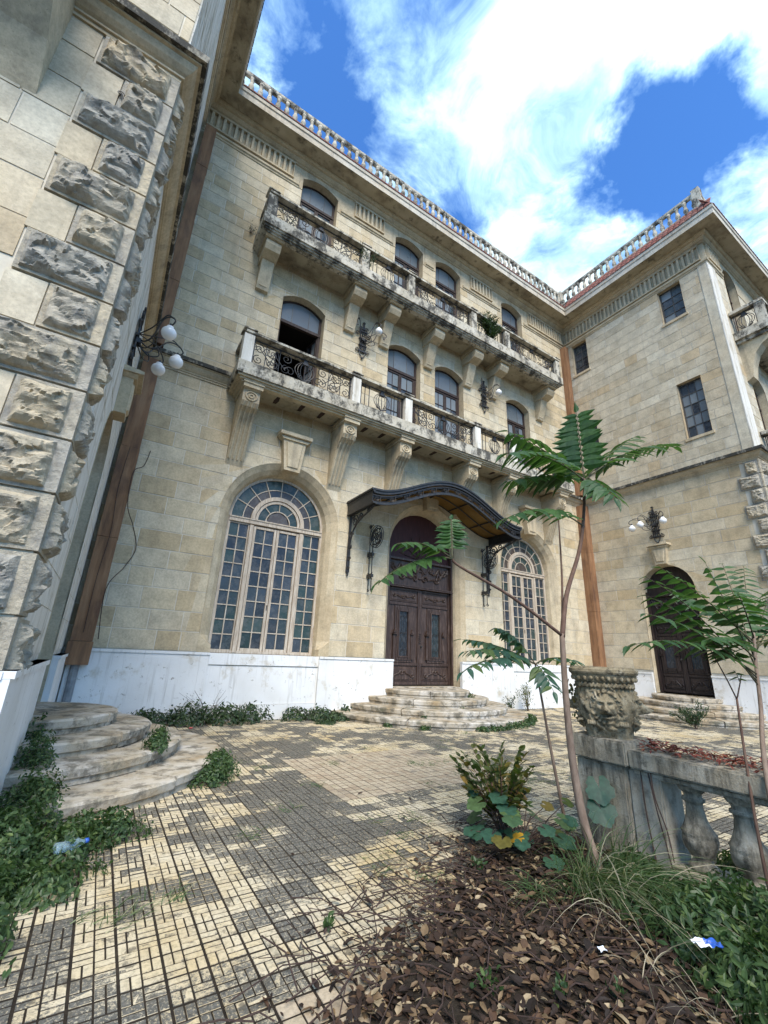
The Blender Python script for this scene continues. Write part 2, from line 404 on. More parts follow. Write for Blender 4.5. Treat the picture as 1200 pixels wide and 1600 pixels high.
def m_oldstone(nt):
    """foreground balustrade: grey render, lichen, soot runs"""
    P = nt.pos()
    c = nt.ramp(nt.noise(P, 5, 6, 0.65), [(0.3, (0.22, 0.18, 0.12)), (0.55, (0.40, 0.355, 0.275)), (0.75, (0.54, 0.51, 0.44))])
    st = nt.noise(nt.pos((9, 9, 1.1)), 1.6, 7, 0.7)
    c = nt.mix(nt.ramp(st, [(0.46, 0.0), (0.62, 0.8)]), c, (0.095, 0.085, 0.065))
    g = nt.noise(P, 12, 8, 0.75)
    c = nt.mix(nt.ramp(g, [(0.55, 0.0), (0.66, 0.75)]), c, (0.06, 0.055, 0.042))
    return principled(nt, c, 0.92, nt.noise(P, 40, 8, 0.75), 0.012, 0.9, 0.2)
material('old_stone', m_oldstone)
def m_urn(nt):
    P = nt.pos()
    c = nt.ramp(nt.noise(P, 9, 6, 0.65), [(0.3, (0.15, 0.115, 0.065)), (0.55, (0.30, 0.25, 0.165)), (0.75, (0.46, 0.41, 0.31))])
    c = nt.mix(nt.ramp(nt.noise(P, 16, 8, 0.75), [(0.50, 0.0), (0.62, 0.85)]), c, (0.05, 0.043, 0.03))
    return principled(nt, c, 0.92, nt.noise(P, 60, 8, 0.75), 0.008, 0.9, 0.2)
material('urn_stone', m_urn)
def m_greyrender(nt):
    P = nt.pos()
    c = nt.ramp(nt.noise(nt.pos((1, 1, 0.5)), 6, 6, 0.6), [(0.3, (0.26, 0.23, 0.175)), (0.7, (0.46, 0.425, 0.35))])
    v = nt.n('ShaderNodeTexVoronoi', _feature='DISTANCE_TO_EDGE', Scale=7.0)
    nt.put(v.inputs['Vector'], nt.vmath('ADD', P, nt.vmath('SCALE', nt.n('ShaderNodeTexNoise', Scale=9.0).outputs['Color'])).outputs[0])
    cr = nt.ramp(v.outputs['Distance'], [(0.0, 0.75), (0.022, 0.0)])
    c = nt.mix(cr, c, (0.10, 0.09, 0.075))
    c = nt.mix(nt.ramp(nt.noise(P, 8, 8, 0.7), [(0.50, 0), (0.66, 0.8)]), c, (0.12, 0.105, 0.08))
    return principled(nt, c, 0.9, nt.noise(P, 50, 5, 0.7), 0.006, 0.6, 0.2)
material('grey_render', m_greyrender)
material('pet_plastic', lambda nt: principled(nt, (0.55, 0.75, 0.85), 0.12, None, spec=0.6, Transmission__Weight=0.75, IOR=1.3))
material('wrap_white', lambda nt: principled(nt, (0.72, 0.76, 0.80), 0.35))
material('wrap_blue', lambda nt: principled(nt, (0.03, 0.10, 0.42), 0.3))
material('wrap_red', lambda nt: principled(nt, (0.45, 0.03, 0.05), 0.5))

# ---------------------------------------------------------------- mesh helpers
class MB:
    def __init__(s, fr=None):
        s.v, s.f = [], []
        s.fr = fr
    def P(s, p):
        s.v.append(s.fr(*p) if s.fr else tuple(p))
        return len(s.v) - 1
    def face(s, pts):
        s.f.append([s.P(p) for p in pts])
    def box(s, a, b, c, d, e, f_):
        q = [s.P(p) for p in ((a, c, e), (b, c, e), (b, d, e), (a, d, e), (a, c, f_), (b, c, f_), (b, d, f_), (a, d, f_))]
        for t in ((0, 3, 2, 1), (4, 5, 6, 7), (0, 1, 5, 4), (1, 2, 6, 5), (2, 3, 7, 6), (3, 0, 4, 7)):
            s.f.append([q[i] for i in t])
        return s
    def prism(s, poly, w0, w1, back=False, shrink=0.0):
        """polygon in (u,v), from w0 (back) to w1 (front)"""
        n = len(poly)
        A = [s.P((u, v, w0)) for u, v in poly]
        if shrink:
            cx = sum(p[0] for p in poly) / n
            cy = sum(p[1] for p in poly) / n
            fp = [(u - math.copysign(min(shrink, abs(u - cx)), u - cx), v - math.copysign(min(shrink, abs(v - cy)), v - cy)) for u, v in poly]
        else:
            fp = poly
        B = [s.P((u, v, w1)) for u, v in fp]
        s.f.append(B[:])
        if back:
            s.f.append(A[::-1])
        for i in range(n):
            j = (i + 1) % n
            s.f.append([A[i], A[j], B[j], B[i]])
        return s
    def bridge(s, A, B, close=True):
        a = [s.P(p) for p in A]
        b = [s.P(p) for p in B]
        n = len(a)
        for i in range(n if close else n - 1):
            j = (i + 1) % n
            s.f.append([a[i], a[j], b[j], b[i]])
        return s
    def tube(s, pts, r, n=6, r2=None, caps=True):
        pts = [Vector(p) for p in pts]
        m = len(pts)
        if m < 2:
            return s
        rings = []
        prev = None
        for i, p in enumerate(pts):
            t = (pts[min(i + 1, m - 1)] - pts[max(i - 1, 0)])
            if t.length < 1e-9:
                t = Vector((0, 0, 1))
            t.normalize()
            if prev is None:
                a = t.orthogonal().normalized()
            else:
                a = prev - t * prev.dot(t)
                a = a.normalized() if a.length > 1e-6 else t.orthogonal().normalized()
            prev = a
            b = t.cross(a)
            rr = r if r2 is None else r + (r2 - r) * i / (m - 1)
            rings.append([s.P(p + (a * cos(2 * pi * k / n) + b * sin(2 * pi * k / n)) * rr) for k in range(n)])
        for A, B in zip(rings, rings[1:]):
            for k in range(n):
                s.f.append([A[k], A[(k + 1) % n], B[(k + 1) % n], B[k]])
        if caps:
            s.f.append(rings[0][::-1])
            s.f.append(rings[-1][:])
        return s
    def lathe(s, prof, n=12, c=(0, 0, 0), axis=2, sq=None):
        rings = []
        for r, h in prof:
            ring = []
            for k in range(n):
                a = 2 * pi * k / n
                x, y = r * cos(a), r * sin(a)
                p = (c[0] + x, c[1] + y, c[2] + h) if axis == 2 else (c[0] + x, c[1] + h, c[2] + y)
                ring.append(s.P(p))
            rings.append(ring)
        for A, B in zip(rings, rings[1:]):
            for k in range(n):
                s.f.append([A[k], A[(k + 1) % n], B[(k + 1) % n], B[k]])
        s.f.append(rings[0][::-1])
        s.f.append(rings[-1][:])
        return s
    def build(s, name, mat, parent=None, smooth=False, fix=True):
        me = bpy.data.meshes.new(name)
        me.from_pydata([tuple(p) for p in s.v], [], s.f)
        if fix and len(s.f) < 60000:
            bm = bmesh.new()
            bm.from_mesh(me)
            bmesh.ops.recalc_face_normals(bm, faces=bm.faces)
            bm.to_mesh(me)
            bm.free()
        if smooth:
            for p in me.polygons:
                p.use_smooth = True
        me.materials.append(MATS[mat] if isinstance(mat, str) else mat)
        o = bpy.data.objects.new(name, me)
        C.objects.link(o)
        adopt(o, parent)
        return o

BASE = {}          # things whose parts are written in world coordinates: name -> base point
def adopt(o, parent):
    if parent is None:
        return
    o.parent = parent
    if parent.name in BASE:
        o.matrix_parent_inverse = Matrix.Translation(-Vector(BASE[parent.name]))
def empty(name, loc=(0, 0, 0), parent=None, world=True):
    o = bpy.data.objects.new(name, None)
    C.objects.link(o)
    o.location = loc
    o.empty_display_size = 0.2
    adopt(o, parent)
    if world:
        BASE[o.name] = loc
    return o
def tag(o, label=None, cat=None, group=None, kind=None):
    for k, v in (('label', label), ('category', cat), ('group', group), ('kind', kind)):
        if v:
            o[k] = v
    return o
def link(name, me, parent=None, mw=None):
    o = bpy.data.objects.new(name, me)
    C.objects.link(o)
    adopt(o, parent)
    if mw is not None:
        o.matrix_basis = mw
    return o
def frame(o, ux, n):
    ox, oy, oz = o
    return lambda u, v, w: (ox + u * ux[0] + w * n[0], oy + u * ux[1] + w * n[1], oz + v)
XL, XR, YF, YA = -0.56, 15.88, 10.0, 4.05
FF = frame((0, YF, 0), (1, 0), (0, -1))       # main front: u = X
FR = frame((XR, 0, 0), (0, 1), (-1, 0))       # right wing inner side: u = Y
FB = frame((XL, 0, 0), (0, 1), (1, 0))        # left wing inner side: u = Y
FA = frame((0, YA, 0), (1, 0), (0, -1))       # fronts of both wings: u = X

def arch(uc, half, v0, vs, rise=None, n=16):
    """outline of an opening: flat sill at v0, springing at vs, rounded or segmental head (counter-clockwise)"""
    rise = half if rise is None else rise
    pts = [(uc - half, v0), (uc + half, v0)]
    if rise == 0:
        return pts + [(uc + half, vs), (uc - half, vs)]
    R = (half * half + rise * rise) / (2 * rise)
    cy = vs + rise - R
    a0 = math.asin(min(1, half / R))
    if rise > half * 0.999:
        a0 = pi / 2
    for i in range(n + 1):
        a = a0 - 2 * a0 * i / n
        pts.append((uc + R * sin(a), cy + R * cos(a)))
    return pts
def clip(poly, a, b, keep_left=True):
    """part of a convex polygon on one side of the line a->b"""
    out = []
    sgn = 1 if keep_left else -1
    def side(p):
        return sgn * ((b[0] - a[0]) * (p[1] - a[1]) - (b[1] - a[1]) * (p[0] - a[0]))
    n = len(poly)
    for i in range(n):
        p, q = poly[i], poly[(i + 1) % n]
        sp, sq = side(p), side(q)
        if sp >= 0:
            out.append(p)
        if (sp > 1e-9 and sq < -1e-9) or (sp < -1e-9 and sq > 1e-9):
            t = sp / (sp - sq)
            out.append((p[0] + (q[0] - p[0]) * t, p[1] + (q[1] - p[1]) * t))
    return out
def area(p):
    return 0.5 * abs(sum(p[i][0] * p[(i + 1) % len(p)][1] - p[(i + 1) % len(p)][0] * p[i][1] for i in range(len(p))))
def subtract(polys, hole):
    """convex polygons minus one convex hole (counter-clockwise)"""
    us = [p[0] for p in hole]
    vs_ = [p[1] for p in hole]
    b = (min(us), max(us), min(vs_), max(vs_))
    res = []
    for P in polys:
        if max(p[0] for p in P) <= b[0] or min(p[0] for p in P) >= b[1] or max(p[1] for p in P) <= b[2] or min(p[1] for p in P) >= b[3]:
            res.append(P)
            continue
        rem = P
        n = len(hole)
        for i in range(n):
            a, c = hole[i], hole[(i + 1) % n]
            out = clip(rem, a, c, False)
            if len(out) > 2 and area(out) > 2e-4:
                res.append(out)
            rem = clip(rem, a, c, True)
            if len(rem) < 3 or area(rem) < 1e-5:
                break
    return res
# ---------------------------------------------------------------- the mansion: walls and openings
mansion = tag(empty('mansion', (7.7, YF, 0)), 'three storey cream stone mansion with two wings round a paved courtyard', 'building')
part_of = lambda name, loc=(0, 0, 0): empty(name, loc, mansion)

WC = [3.23, 12.4]                      # ground floor windows
DC = 7.8                               # main door
W2 = [3.1, 6.72, 8.68, 12.27]
W3 = [3.16, 6.78, 8.66, 12.27]
out_win = [arch(c, 1.515, 1.33, 4.5) for c in WC]
out_door = arch(DC, 1.45, 0.64, 4.45)
out_w2 = [arch(c, 0.66, 7.86, 11.14, 0.25, 10) for c in W2]
out_w3 = [arch(c, 0.63, 12.62, 16.04, 0.23, 10) for c in W3]
f_holes = out_win + [out_door] + out_w2 + out_w3
r_wins = [(5.36, 0.40, 13.95, 15.48, 2, 4), (9.22, 0.36, 13.9, 15.48, 2, 4), (5.36, 0.385, 9.02, 11.22, 3, 5), (9.22, 0.36, 9.02, 11.22, 2, 5)]
out_rd = arch(7.2, 0.84, 0.62, 3.92)
r_holes = [out_rd] + [arch(c, h, a, b, 0) for c, h, a, b, _, _ in r_wins]
fr_wins = [arch(17.9, 0.6, 8.0, 11.0, 0.4, 10), arch(17.9, 0.6, 12.7, 15.9, 0.4, 10)]
ZT = 16.75

def sheet(name, fr, outer, holes, mat):
    loops = [[Vector((u, v, 0)) for u, v in outer]] + [[Vector((u, v, 0)) for u, v in h] for h in holes]
    flat = [p for l in loops for p in l]
    mb = MB(fr)
    for p in flat:
        mb.P((p.x, p.y, 0.0))
    mb.f = [list(t) for t in tessellate_polygon(loops)]
    return mb.build(name, mat, mansion)
wall_f = sheet('wall', FF, [(XL, 0), (XR, 0), (XR, ZT), (XL, ZT)], f_holes, 'mortar')
wall_r = sheet('wall', FR, [(YA, 0), (YF, 0), (YF, ZT), (YA, ZT)], r_holes, 'mortar')
wall_b = sheet('wall', FB, [(YA, 0), (YF, 0), (YF, ZT), (YA, ZT)], [out_rd], 'limewashed')
wall_a = sheet('wall', FA, [(-5.5, 0), (XL, 0), (XL, ZT), (-5.5, ZT)], [], 'mortar')
wall_fr = sheet('wall', FA, [(XR, 0), (22.5, 0), (22.5, ZT), (XR, ZT)], fr_wins, 'mortar')

# ---- ashlar: every stone is laid as a proud slab, recessed mortar behind it
STONES = []
def ashlar(fr, wall, u0, u1, v0, v1, hc, wmin, wmax, holes, mat, seed, gap=0.018, jit=0.12):
    rd = random.Random(seed)
    v = v0
    row = 0
    n = max(1, round((v1 - v0) / hc))
    hs = [hc * (1 + rd.uniform(-jit, jit)) for _ in range(n)]
    k = (v1 - v0) / sum(hs)
    for h in hs:
        h *= k
        u = u0 - rd.uniform(0, wmax) * (row % 2 + 0.3)
        while u < u1:
            wd = rd.uniform(wmin, wmax)
            a, b = max(u, u0), min(u + wd, u1)
            u += wd
            if b - a < 0.09:
                continue
            polys = [[(a + gap / 2, v + gap / 2), (b - gap / 2, v + gap / 2), (b - gap / 2, v + h - gap / 2), (a + gap / 2, v + h - gap / 2)]]
            whole = True
            for hh in holes:
                q = subtract(polys, hh)
                if q is not polys and (len(q) != 1 or q[0] != polys[0]):
                    whole = False
                polys = q
            ar = sum(area(p) for p in polys)
            if ar < 0.006:
                continue
            STONES.append(dict(fr=fr, wall=wall, polys=polys, whole=whole and len(polys) == 1, mat=mat, d=0.006 + rd.uniform(0, 0.006), box=(a, b, v, v + h)))
        v += h
        row += 1

# recessed zones that carry their own stonework
Z_STR, Z_FRZ = 7.62, 15.55
ashlar(FF, wall_f, XL, XR, 1.34, Z_STR, 0.385, 0.45, 1.0, f_holes, 'ashlar', 11)
ashlar(FF, wall_f, XL, XR, 7.9, Z_FRZ, 0.345, 0.32, 0.8, f_holes, 'ashlar', 12)
ashlar(FR, wall_r, YA, YF, 1.3, Z_STR, 0.40, 0.45, 0.95, r_holes + [[(YA, 1.2), (4.52, 1.2), (4.52, 7.7), (YA, 7.7)]], 'ashlar', 13)
ashlar(FR, wall_r, YA + 0.3, YF, 7.9, Z_FRZ, 0.36, 0.38, 0.85, r_holes, 'ashlar_pale', 14)
ashlar(FB, wall_b, YA + 0.5, YF, 1.3, Z_STR, 0.42, 0.6, 1.1, [out_rd], 'limewashed', 15, 0.01)
ashlar(FB, wall_b, YA, YF, 7.9, Z_FRZ, 0.36, 0.4, 0.85, [], 'limewashed', 16, 0.01)
ashlar(FA, wall_a, -4.6, -1.275, 0.4, 7.70, 0.465, 0.55, 1.05, [], 'ashlar_pale', 17, 0.016)
ashlar(FA, wall_a, -4.6, XL, 8.0, Z_FRZ, 0.40, 0.45, 0.9, [], 'ashlar_pale', 18)
ashlar(FA, wall_fr, 16.55, 22.4, 1.3, Z_FRZ, 0.4, 0.5, 0.9, fr_wins, 'ashlar_pale', 19)

# ---- plinths, painted white
def plinth(fr, u0, u1, top, out, lip=True):
    mb = MB(fr)
    mb.prism([(u0, 0.0), (u1, 0.0), (u1, top - 0.05), (u0, top - 0.05)], 0.001, out)
    if lip:
        mb.prism([(u0 - 0.002, top - 0.05), (u1 + 0.002, top - 0.05), (u1 + 0.002, top), (u0 - 0.002, top)], 0.001, out + 0.022)
    mb.f.append([mb.P(p) for p in ((u0, top, 0.001), (u1, top, 0.001), (u1, top, out + 0.022), (u0, top, out + 0.022))])
    return mb.build('plinth', 'plinth_paint', mansion)
cuts = [XL + 0.001, WC[0] - 1.235, WC[0] + 1.235, DC - 1.2, None, DC + 1.2, WC[1] - 1.235, WC[1] + 1.235, XR - 0.001]
for a, b, win in ((XL + .12, WC[0] - 1.25, 0), (WC[0] - 1.25, WC[0] + 1.25, 1), (WC[0] + 1.25, DC - 1.2, 0),
                  (DC + 1.2, WC[1] - 1.25, 0), (WC[1] - 1.25, WC[1] + 1.25, 1), (WC[1] + 1.25, XR - .12, 0)):
    if win:
        mb = MB(FF)
        mb.prism([(a, 0.0), (b, 0.0), (b, 0.30), (a, 0.30)], 0.001, 0.055)
        mb.prism([(a, 0.306), (b, 0.306), (b, 1.08), (a, 1.08)], 0.001, 0.028)
        mb.prism([(a, 1.10), (b, 1.10), (b, 1.328), (a, 1.328)], -0.35, 0.052, True)
        mb.build('plinth', 'plinth_paint', mansion)
    else:
        m = (a + b) / 2
        plinth(FF, a, b, 1.335, 0.10)
for fr in (FR, FB):
    plinth(fr, YA - 0.12, 7.2 - 0.86, 1.24, 0.10)
    plinth(fr, 7.2 + 0.86, YF - 0.12, 1.24, 0.10)
plinth(FA, -5.4, XL + 0.05, 1.235, 0.112)
plinth(FA, XR - 0.05, 22.4, 1.235, 0.112)

# ---- mouldings swept round the whole courtyard
PATH = [(-5.5, YA), (XL, YA), (XL, YF), (XR, YF), (XR, YA), (22.5, YA)]
NRM = [(0, -1), (1, 0), (0, -1), (-1, 0), (0, -1)]
def sweep(name, prof, mat, parent=mansion, path=PATH, nrm=NRM, smooth=False):
    mb = MB()
    rows = []
    for i, p in enumerate(path):
        if i == 0:
            n = nrm[0]
        elif i == len(path) - 1:
            n = nrm[-1]
        else:
            n = (nrm[i - 1][0] + nrm[i][0], nrm[i - 1][1] + nrm[i][1])
        rows.append([mb.P((p[0] + n[0] * o, p[1] + n[1] * o, z)) for o, z in prof])
    for A, B in zip(rows, rows[1:]):
        for k in range(len(prof) - 1):
            mb.f.append([A[k], B[k], B[k + 1], A[k + 1]])
    return mb.build(name, mat, parent, smooth, fix=False)
sweep('string_course', [(0.0, 7.60), (0.035, 7.60), (0.035, 7.645), (0.06, 7.65), (0.06, 7.68), (0.09, 7.70), (0.13, 7.74), (0.16, 7.79), (0.165, 7.81), (0.20, 7.82), (0.20, 7.84)], 'trim')
sweep('string_ledge', [(0.19, 7.841), (0.25, 7.841), (0.262, 7.93), (0.02, 8.03), (0.0, 8.03)], 'ledge_black')
# frieze moulding stops at the third floor windows
spans = [(XL, W3[0] - .75), (W3[0] + .75, W3[1] - .75), (W3[1] + .75, W3[2] - .75), (W3[2] + .75, W3[3] - .75), (W3[3] + .75, XR)]
FMP = [(0.0, 15.52), (0.035, 15.53), (0.04, 15.58), (0.075, 15.60), (0.085, 15.66), (0.06, 15.68), (0.06, 15.70), (0.0, 15.72)]
for a, b in spans:
    pa = [(a, YF), (b, YF)]
    sweep('frieze_moulding', FMP, 'trim', mansion, pa, [(0, -1)])
    for e in (a, b):
        mb = MB(FF)
        mb.face([(e, z, o) for o, z in FMP])
        mb.build('frieze_moulding', 'trim', mansion)
sweep('frieze_moulding', FMP, 'trim', mansion, [(XR, YF), (XR, YA), (17.15, YA)], [(-1, 0), (0, -1)])
sweep('frieze_moulding', FMP, 'trim', mansion, [(-5.5, YA), (XL, YA), (XL, YF)], [(0, -1), (1, 0)])
# frieze field: smooth slabs, with fluted panels
def slabs(fr, u0, u1, v0, v1, holes, d, mat, seed):
    rd = random.Random(seed)
    u = u0
    while u < u1 - 0.05:
        b = min(u1, u + rd.uniform(0.8, 1.3))
        polys = [[(u + .004, v0), (b - .004, v0), (b - .004, v1), (u + .004, v1)]]
        for h in holes:
            polys = subtract(polys, h)
        mb = MB(fr)
        for p in polys:
            mb.prism(p, 0.0005, d)
        if polys:
            mb.build('frieze_slab', mat, mansion)
        u = b
slabs(FF, XL, XR, 15.55, 16.46, out_w3, 0.022, 'trim', 3)
slabs(FR, YA, YF, 15.55, 16.46, [], 0.022, 'trim', 4)
slabs(FB, YA, YF, 15.55, 16.46, [], 0.022, 'trim', 5)
slabs(FA, XR, 22.4, 15.55, 16.46, fr_wins, 0.022, 'trim', 6)
slabs(FA, -5.4, XL, 15.55, 16.46, [], 0.022, 'trim', 7)
def flutes(fr, u0, u1, pitch=0.165):
    pan = MB(fr)
    n = max(2, round((u1 - u0) / pitch))
    p = (u1 - u0) / n
    a, b = 15.80, 16.36
    pan.prism([(u0, 15.74), (u1, 15.74), (u1, a), (u0, a)], 0.02, 0.105)
    pan.prism([(u0, b), (u1, b), (u1, 16.42), (u0, 16.42)], 0.02, 0.105)
    for i in range(n + 1):
        c = u0 + p * i
        wd = p * 0.27
        l, r = max(u0, c - wd), min(u1, c + wd)
        pan.prism([(l, a), (r, a), (r, b), (l, b)], 0.02, 0.102, shrink=0.012)
    return pan.build('fluted_panel', 'trim', mansion)
flutes(FF, XL + .05, 2.2)
flutes(FF, 4.42, 5.62)
flutes(FF, 9.82, 11.05)
flutes(FF, 13.3, 15.75)
flutes(FR, YA + .12, YF - .1, 0.175)
flutes(FB, YA + .12, YF - .1, 0.175)
flutes(FA, XR + .12, 16.95)
# cornice, soffit, eave
sweep('cornice', [(0.02, 16.44), (0.07, 16.46), (0.07, 16.50), (0.11, 16.52), (0.16, 16.58), (0.17, 16.62), (0.23, 16.64), (0.27, 16.70), (0.28, 16.76)], 'trim')
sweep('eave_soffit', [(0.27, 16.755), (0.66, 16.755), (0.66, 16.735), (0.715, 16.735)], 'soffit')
sweep('eave_fascia', [(0.715, 16.735), (0.72, 16.95), (0.75, 16.97), (0.76, 17.09), (0.0, 17.12)], 'fascia_stone')
sweep('parapet_base', [(0.37, 17.12), (0.37, 17.74), (0.40, 17.75), (0.40, 17.80), (0.20, 17.80), (0.20, 17.12)], 'weathered')
sweep('parapet_rail', [(0.345, 18.40), (0.365, 18.43), (0.375, 18.46), (0.375, 18.54), (0.225, 18.55), (0.225, 18.46), (0.255, 18.40), (0.345, 18.40)], 'weathered')
# clay tiles on the eave slope
def roof_tiles(a, b, n):
    mb = MB()
    ax = Vector((b[0] - a[0], b[1] - a[1], 0))
    L = ax.length
    ax.normalize()
    nn = Vector((ax.y, -ax.x, 0))
    cnt = int(L / 0.2)
    for row in range(3):
        o1, o0 = 0.78 - 0.12 * row, 0.63 - 0.12 * row
        z1, z0 = 17.08 + 0.205 * row, 17.08 + 0.205 * (row + 1) + 0.03
        for i in range(cnt):
            c = (i + 0.5) * L / cnt
            m = 5
            r = 0.098
            A, B = [], []
            for k in range(m + 1):
                t = pi * k / m
                A.append(Vector((a[0], a[1], z1)) + ax * (c - r * cos(t)) + nn * o1 + Vector((0, 0, 0.055 * sin(t) + 0.02)))
                B.append(Vector((a[0], a[1], z0)) + ax * (c - r * cos(t) * 0.9) + nn * o0 + Vector((0, 0, 0.045 * sin(t) + 0.01)))
            ia = [mb.P(p) for p in A]
            ib = [mb.P(p) for p in B]
            for k in range(m):
                mb.f.append([ia[k], ia[k + 1], ib[k + 1], ib[k]])
            mb.f.append(ia[:])
    return tag(mb.build('roof_tiles', 'roof_clay', mansion, fix=False), kind='stuff')
roof_tiles((XL - .0, YF), (XR, YF), 0)
roof_tiles((XR, YF - .7), (XR, YA - .7), 0)
roof_tiles((XL, YA - .7), (XL, YF - .7), 0)
roof_tiles((XR - .7, YA), (22, YA), 0)
# unseen roof slabs behind the parapet, added to stop light leaking in
mb = MB()
for x0, x1, y0, y1 in ((-5.5, XL - .1, YA + .1, 18), (XL - .1, XR + .1, YF + .1, 18), (XR + .1, 22.5, YA + .1, 18)):
    mb.box(x0, x1, y0, y1, 17.0, 17.1)
mb.build('roof', 'weathered', mansion)

# parapet balusters
prof = [(0.075, 0.0), (0.075, 0.05), (0.05, 0.07), (0.055, 0.11), (0.085, 0.22), (0.088, 0.29), (0.06, 0.42), (0.045, 0.53), (0.06, 0.57), (0.045, 0.60), (0.075, 0.66), (0.08, 0.74)]
mb = MB()
mb.lathe(prof, 10)
b_me = mb.build('baluster_tmp', 'weathered', smooth=True)
bal_me = b_me.data
bpy.data.objects.remove(b_me)
parapet = part_of('parapet')
for (x0, y0), (x1, y1) in (((XL + .3, YF - .3), (XR - .3, YF - .3)), ((XR - .3, YF - .3), (XR - .3, YA - .3)), ((XL + .3, YA - .3), (XL + .3, YF - .3)), ((XR - .3, YA - .3), (20.5, YA - .3))):
    L = hypot(x1 - x0, y1 - y0)
    n = round(L / 0.29)
    for i in range(n):
        t = (i + 0.5) / n
        link('baluster', bal_me, parapet, Matrix.Translation((x0 + (x1 - x0) * t, y0 + (y1 - y0) * t, 17.80)) @ Matrix.Diagonal((1, 1, .82, 1)))
for x, y in ((XR - .3, YA - .3), (XL + .3, YA - .3), (XR - .3, YF - .3), (XL + .3, YF - .3)):
    mb = MB()
    mb.box(x - .13, x + .13, y - .13, y + .13, 17.5, 18.62)
    mb.build('parapet_pier', 'weathered', parapet)

# ---- rock faced quoins at both wing corners
def rock(mb, fr, u0, u1, v0, v1, depth, seed, flip=False):
    nu, nv = max(8, int((u1 - u0) / 0.016)), max(8, int((v1 - v0) / 0.016))
    ids = []
    for j in range(nv + 1):
        r = []
        for i in range(nu + 1):
            a, b = i / nu, j / nv
            u, v = u0 + (u1 - u0) * a, v0 + (v1 - v0) * b
            ed = min(a * (u1 - u0), (1 - a) * (u1 - u0), b * (v1 - v0), (1 - b) * (v1 - v0))
            e = min(1.0, ed / 0.055)
            e = e ** 0.55
            q = Vector((u * 2.6 + seed * 3.1, v * 4.4 + seed, seed * 1.7))
            q2 = q + Vector((v * 1.5, 0, 0))
            cell = noise.cell_vector(q2 * 1.5)
            f = noise.fractal(q, 1.0, 2.0, 5)
            rg = 1.0 - abs(noise.noise(q2 * 1.3 + Vector((u * 2, 0, 0)))) * 1.6
            rg2 = 1.0 - abs(noise.noise(q2 * 3.1)) * 1.5
            w3 = Vector((u * 7 + 0.35 * v * 7, v * 11, seed * 2.3)) + noise.noise_vector(q * 2.0) * 0.7
            _, pts_ = noise.voronoi(w3)
            pc = Vector(pts_[0])
            gv = noise.cell_vector(pc * 53.0)
            fac = 0.55 * (gv.x - .5) + (w3.x - pc.x) * (gv.y - .5) * 1.1 + (w3.y - pc.y) * (gv.z - .35) * 1.3
            h = depth * (0.62 + 0.20 * f + 0.16 * rg * rg + 0.10 * rg2 + 0.62 * fac)
            h = max(0.012, h) * e
            ju = 0.012 * noise.noise(q * 4) * (1 if 0 < i < nu else 0)
            jv = 0.012 * noise.noise(q * 4 + Vector((9, 9, 9))) * (1 if 0 < j < nv else 0)
            r.append(mb.P(fr(u + ju, v + jv, 0.03 + h)))
        ids.append(r)
    for j in range(nv):
        for i in range(nu):
            mb.f.append([ids[j][i], ids[j][i + 1], ids[j + 1][i + 1], ids[j + 1][i]])
def quoin(side, k):
    """one corner stone: two dressed slabs with a chiselled margin and a split rock face on each"""
    z1 = 7.60 - 0.462 * k
    z0 = z1 - 0.448
    long_ = k % 2 == 0
    if side == 'L':
        fr2, xa, sgn = FB, XL, 1
        a_u = (XL - (0.70 if long_ else 0.43), XL + 0.035)
    else:
        fr2, xa, sgn = FR, XR, -1
        a_u = (XR - 0.035, XR + (0.70 if long_ else 0.43))
    b_u = (YA + 0.002, YA + (0.36 if long_ else 0.58))
    mb = MB()
    m2 = MB(FA)
    m2.prism([(a_u[0], z0), (a_u[1], z0), (a_u[1], z1), (a_u[0], z1)], 0.002, 0.035, shrink=0.004)
    m3 = MB(fr2)
    m3.prism([(b_u[0], z0), (b_u[1], z0), (b_u[1], z1), (b_u[0], z1)], 0.002, 0.035, shrink=0.004)
    for m in (m2, m3):
        off = len(mb.v)
        mb.v += m.v
        mb.f += [[i + off for i in f] for f in m.f]
    g = 0.035
    if side == 'L':
        rock(mb, FA, a_u[0] + g, a_u[1] - 0.085, z0 + 0.03, z1 - 0.03, 0.105, k * 1.37 + 2)
    else:
        rock(mb, FA, a_u[0] + 0.085, a_u[1] - g, z0 + 0.03, z1 - 0.03, 0.105, k * 1.37 + 40)
    rock(mb, fr2, b_u[0] + 0.05, b_u[1] - g, z0 + 0.03, z1 - 0.03, 0.10, k * 1.9 + (7 if side == 'L' else 70))
    mb.build('quoin', 'rockface', quoins, smooth=False, fix=False)
quoins = part_of('quoins')
for s in 'LR':
    for k in range(14):
        quoin(s, k)
# filler stones behind the short quoins
for k in range(1, 14, 2):
    z1 = 7.60 - 0.462 * k
    mb = MB(FA)
    mb.prism([(-1.29, z1 - .448), (XL - .44, z1 - .448), (XL - .44, z1), (-1.29, z1)], 0.001, 0.02, shrink=0.003)
    mb.build('stone', 'ashlar_pale', wall_a)
# swept bracket of the left wing's own front balcony
mb = MB(FA)
pr = [(0.0, 6.30), (0.03, 6.36), (0.10, 6.55), (0.22, 6.78), (0.40, 7.0), (0.62, 7.2), (0.86, 7.36), (1.05, 7.44), (1.05, 8.0), (0.0, 8.0)]
mb.bridge([(-2.75, z, o) for o, z in pr], [(-1.56, z, o) for o, z in pr])
mb.face([(-1.56, z, o) for o, z in pr])
mb.face([(-2.75, z, o) for o, z in pr])
mb.build('balcony_bracket', 'trim', mansion)
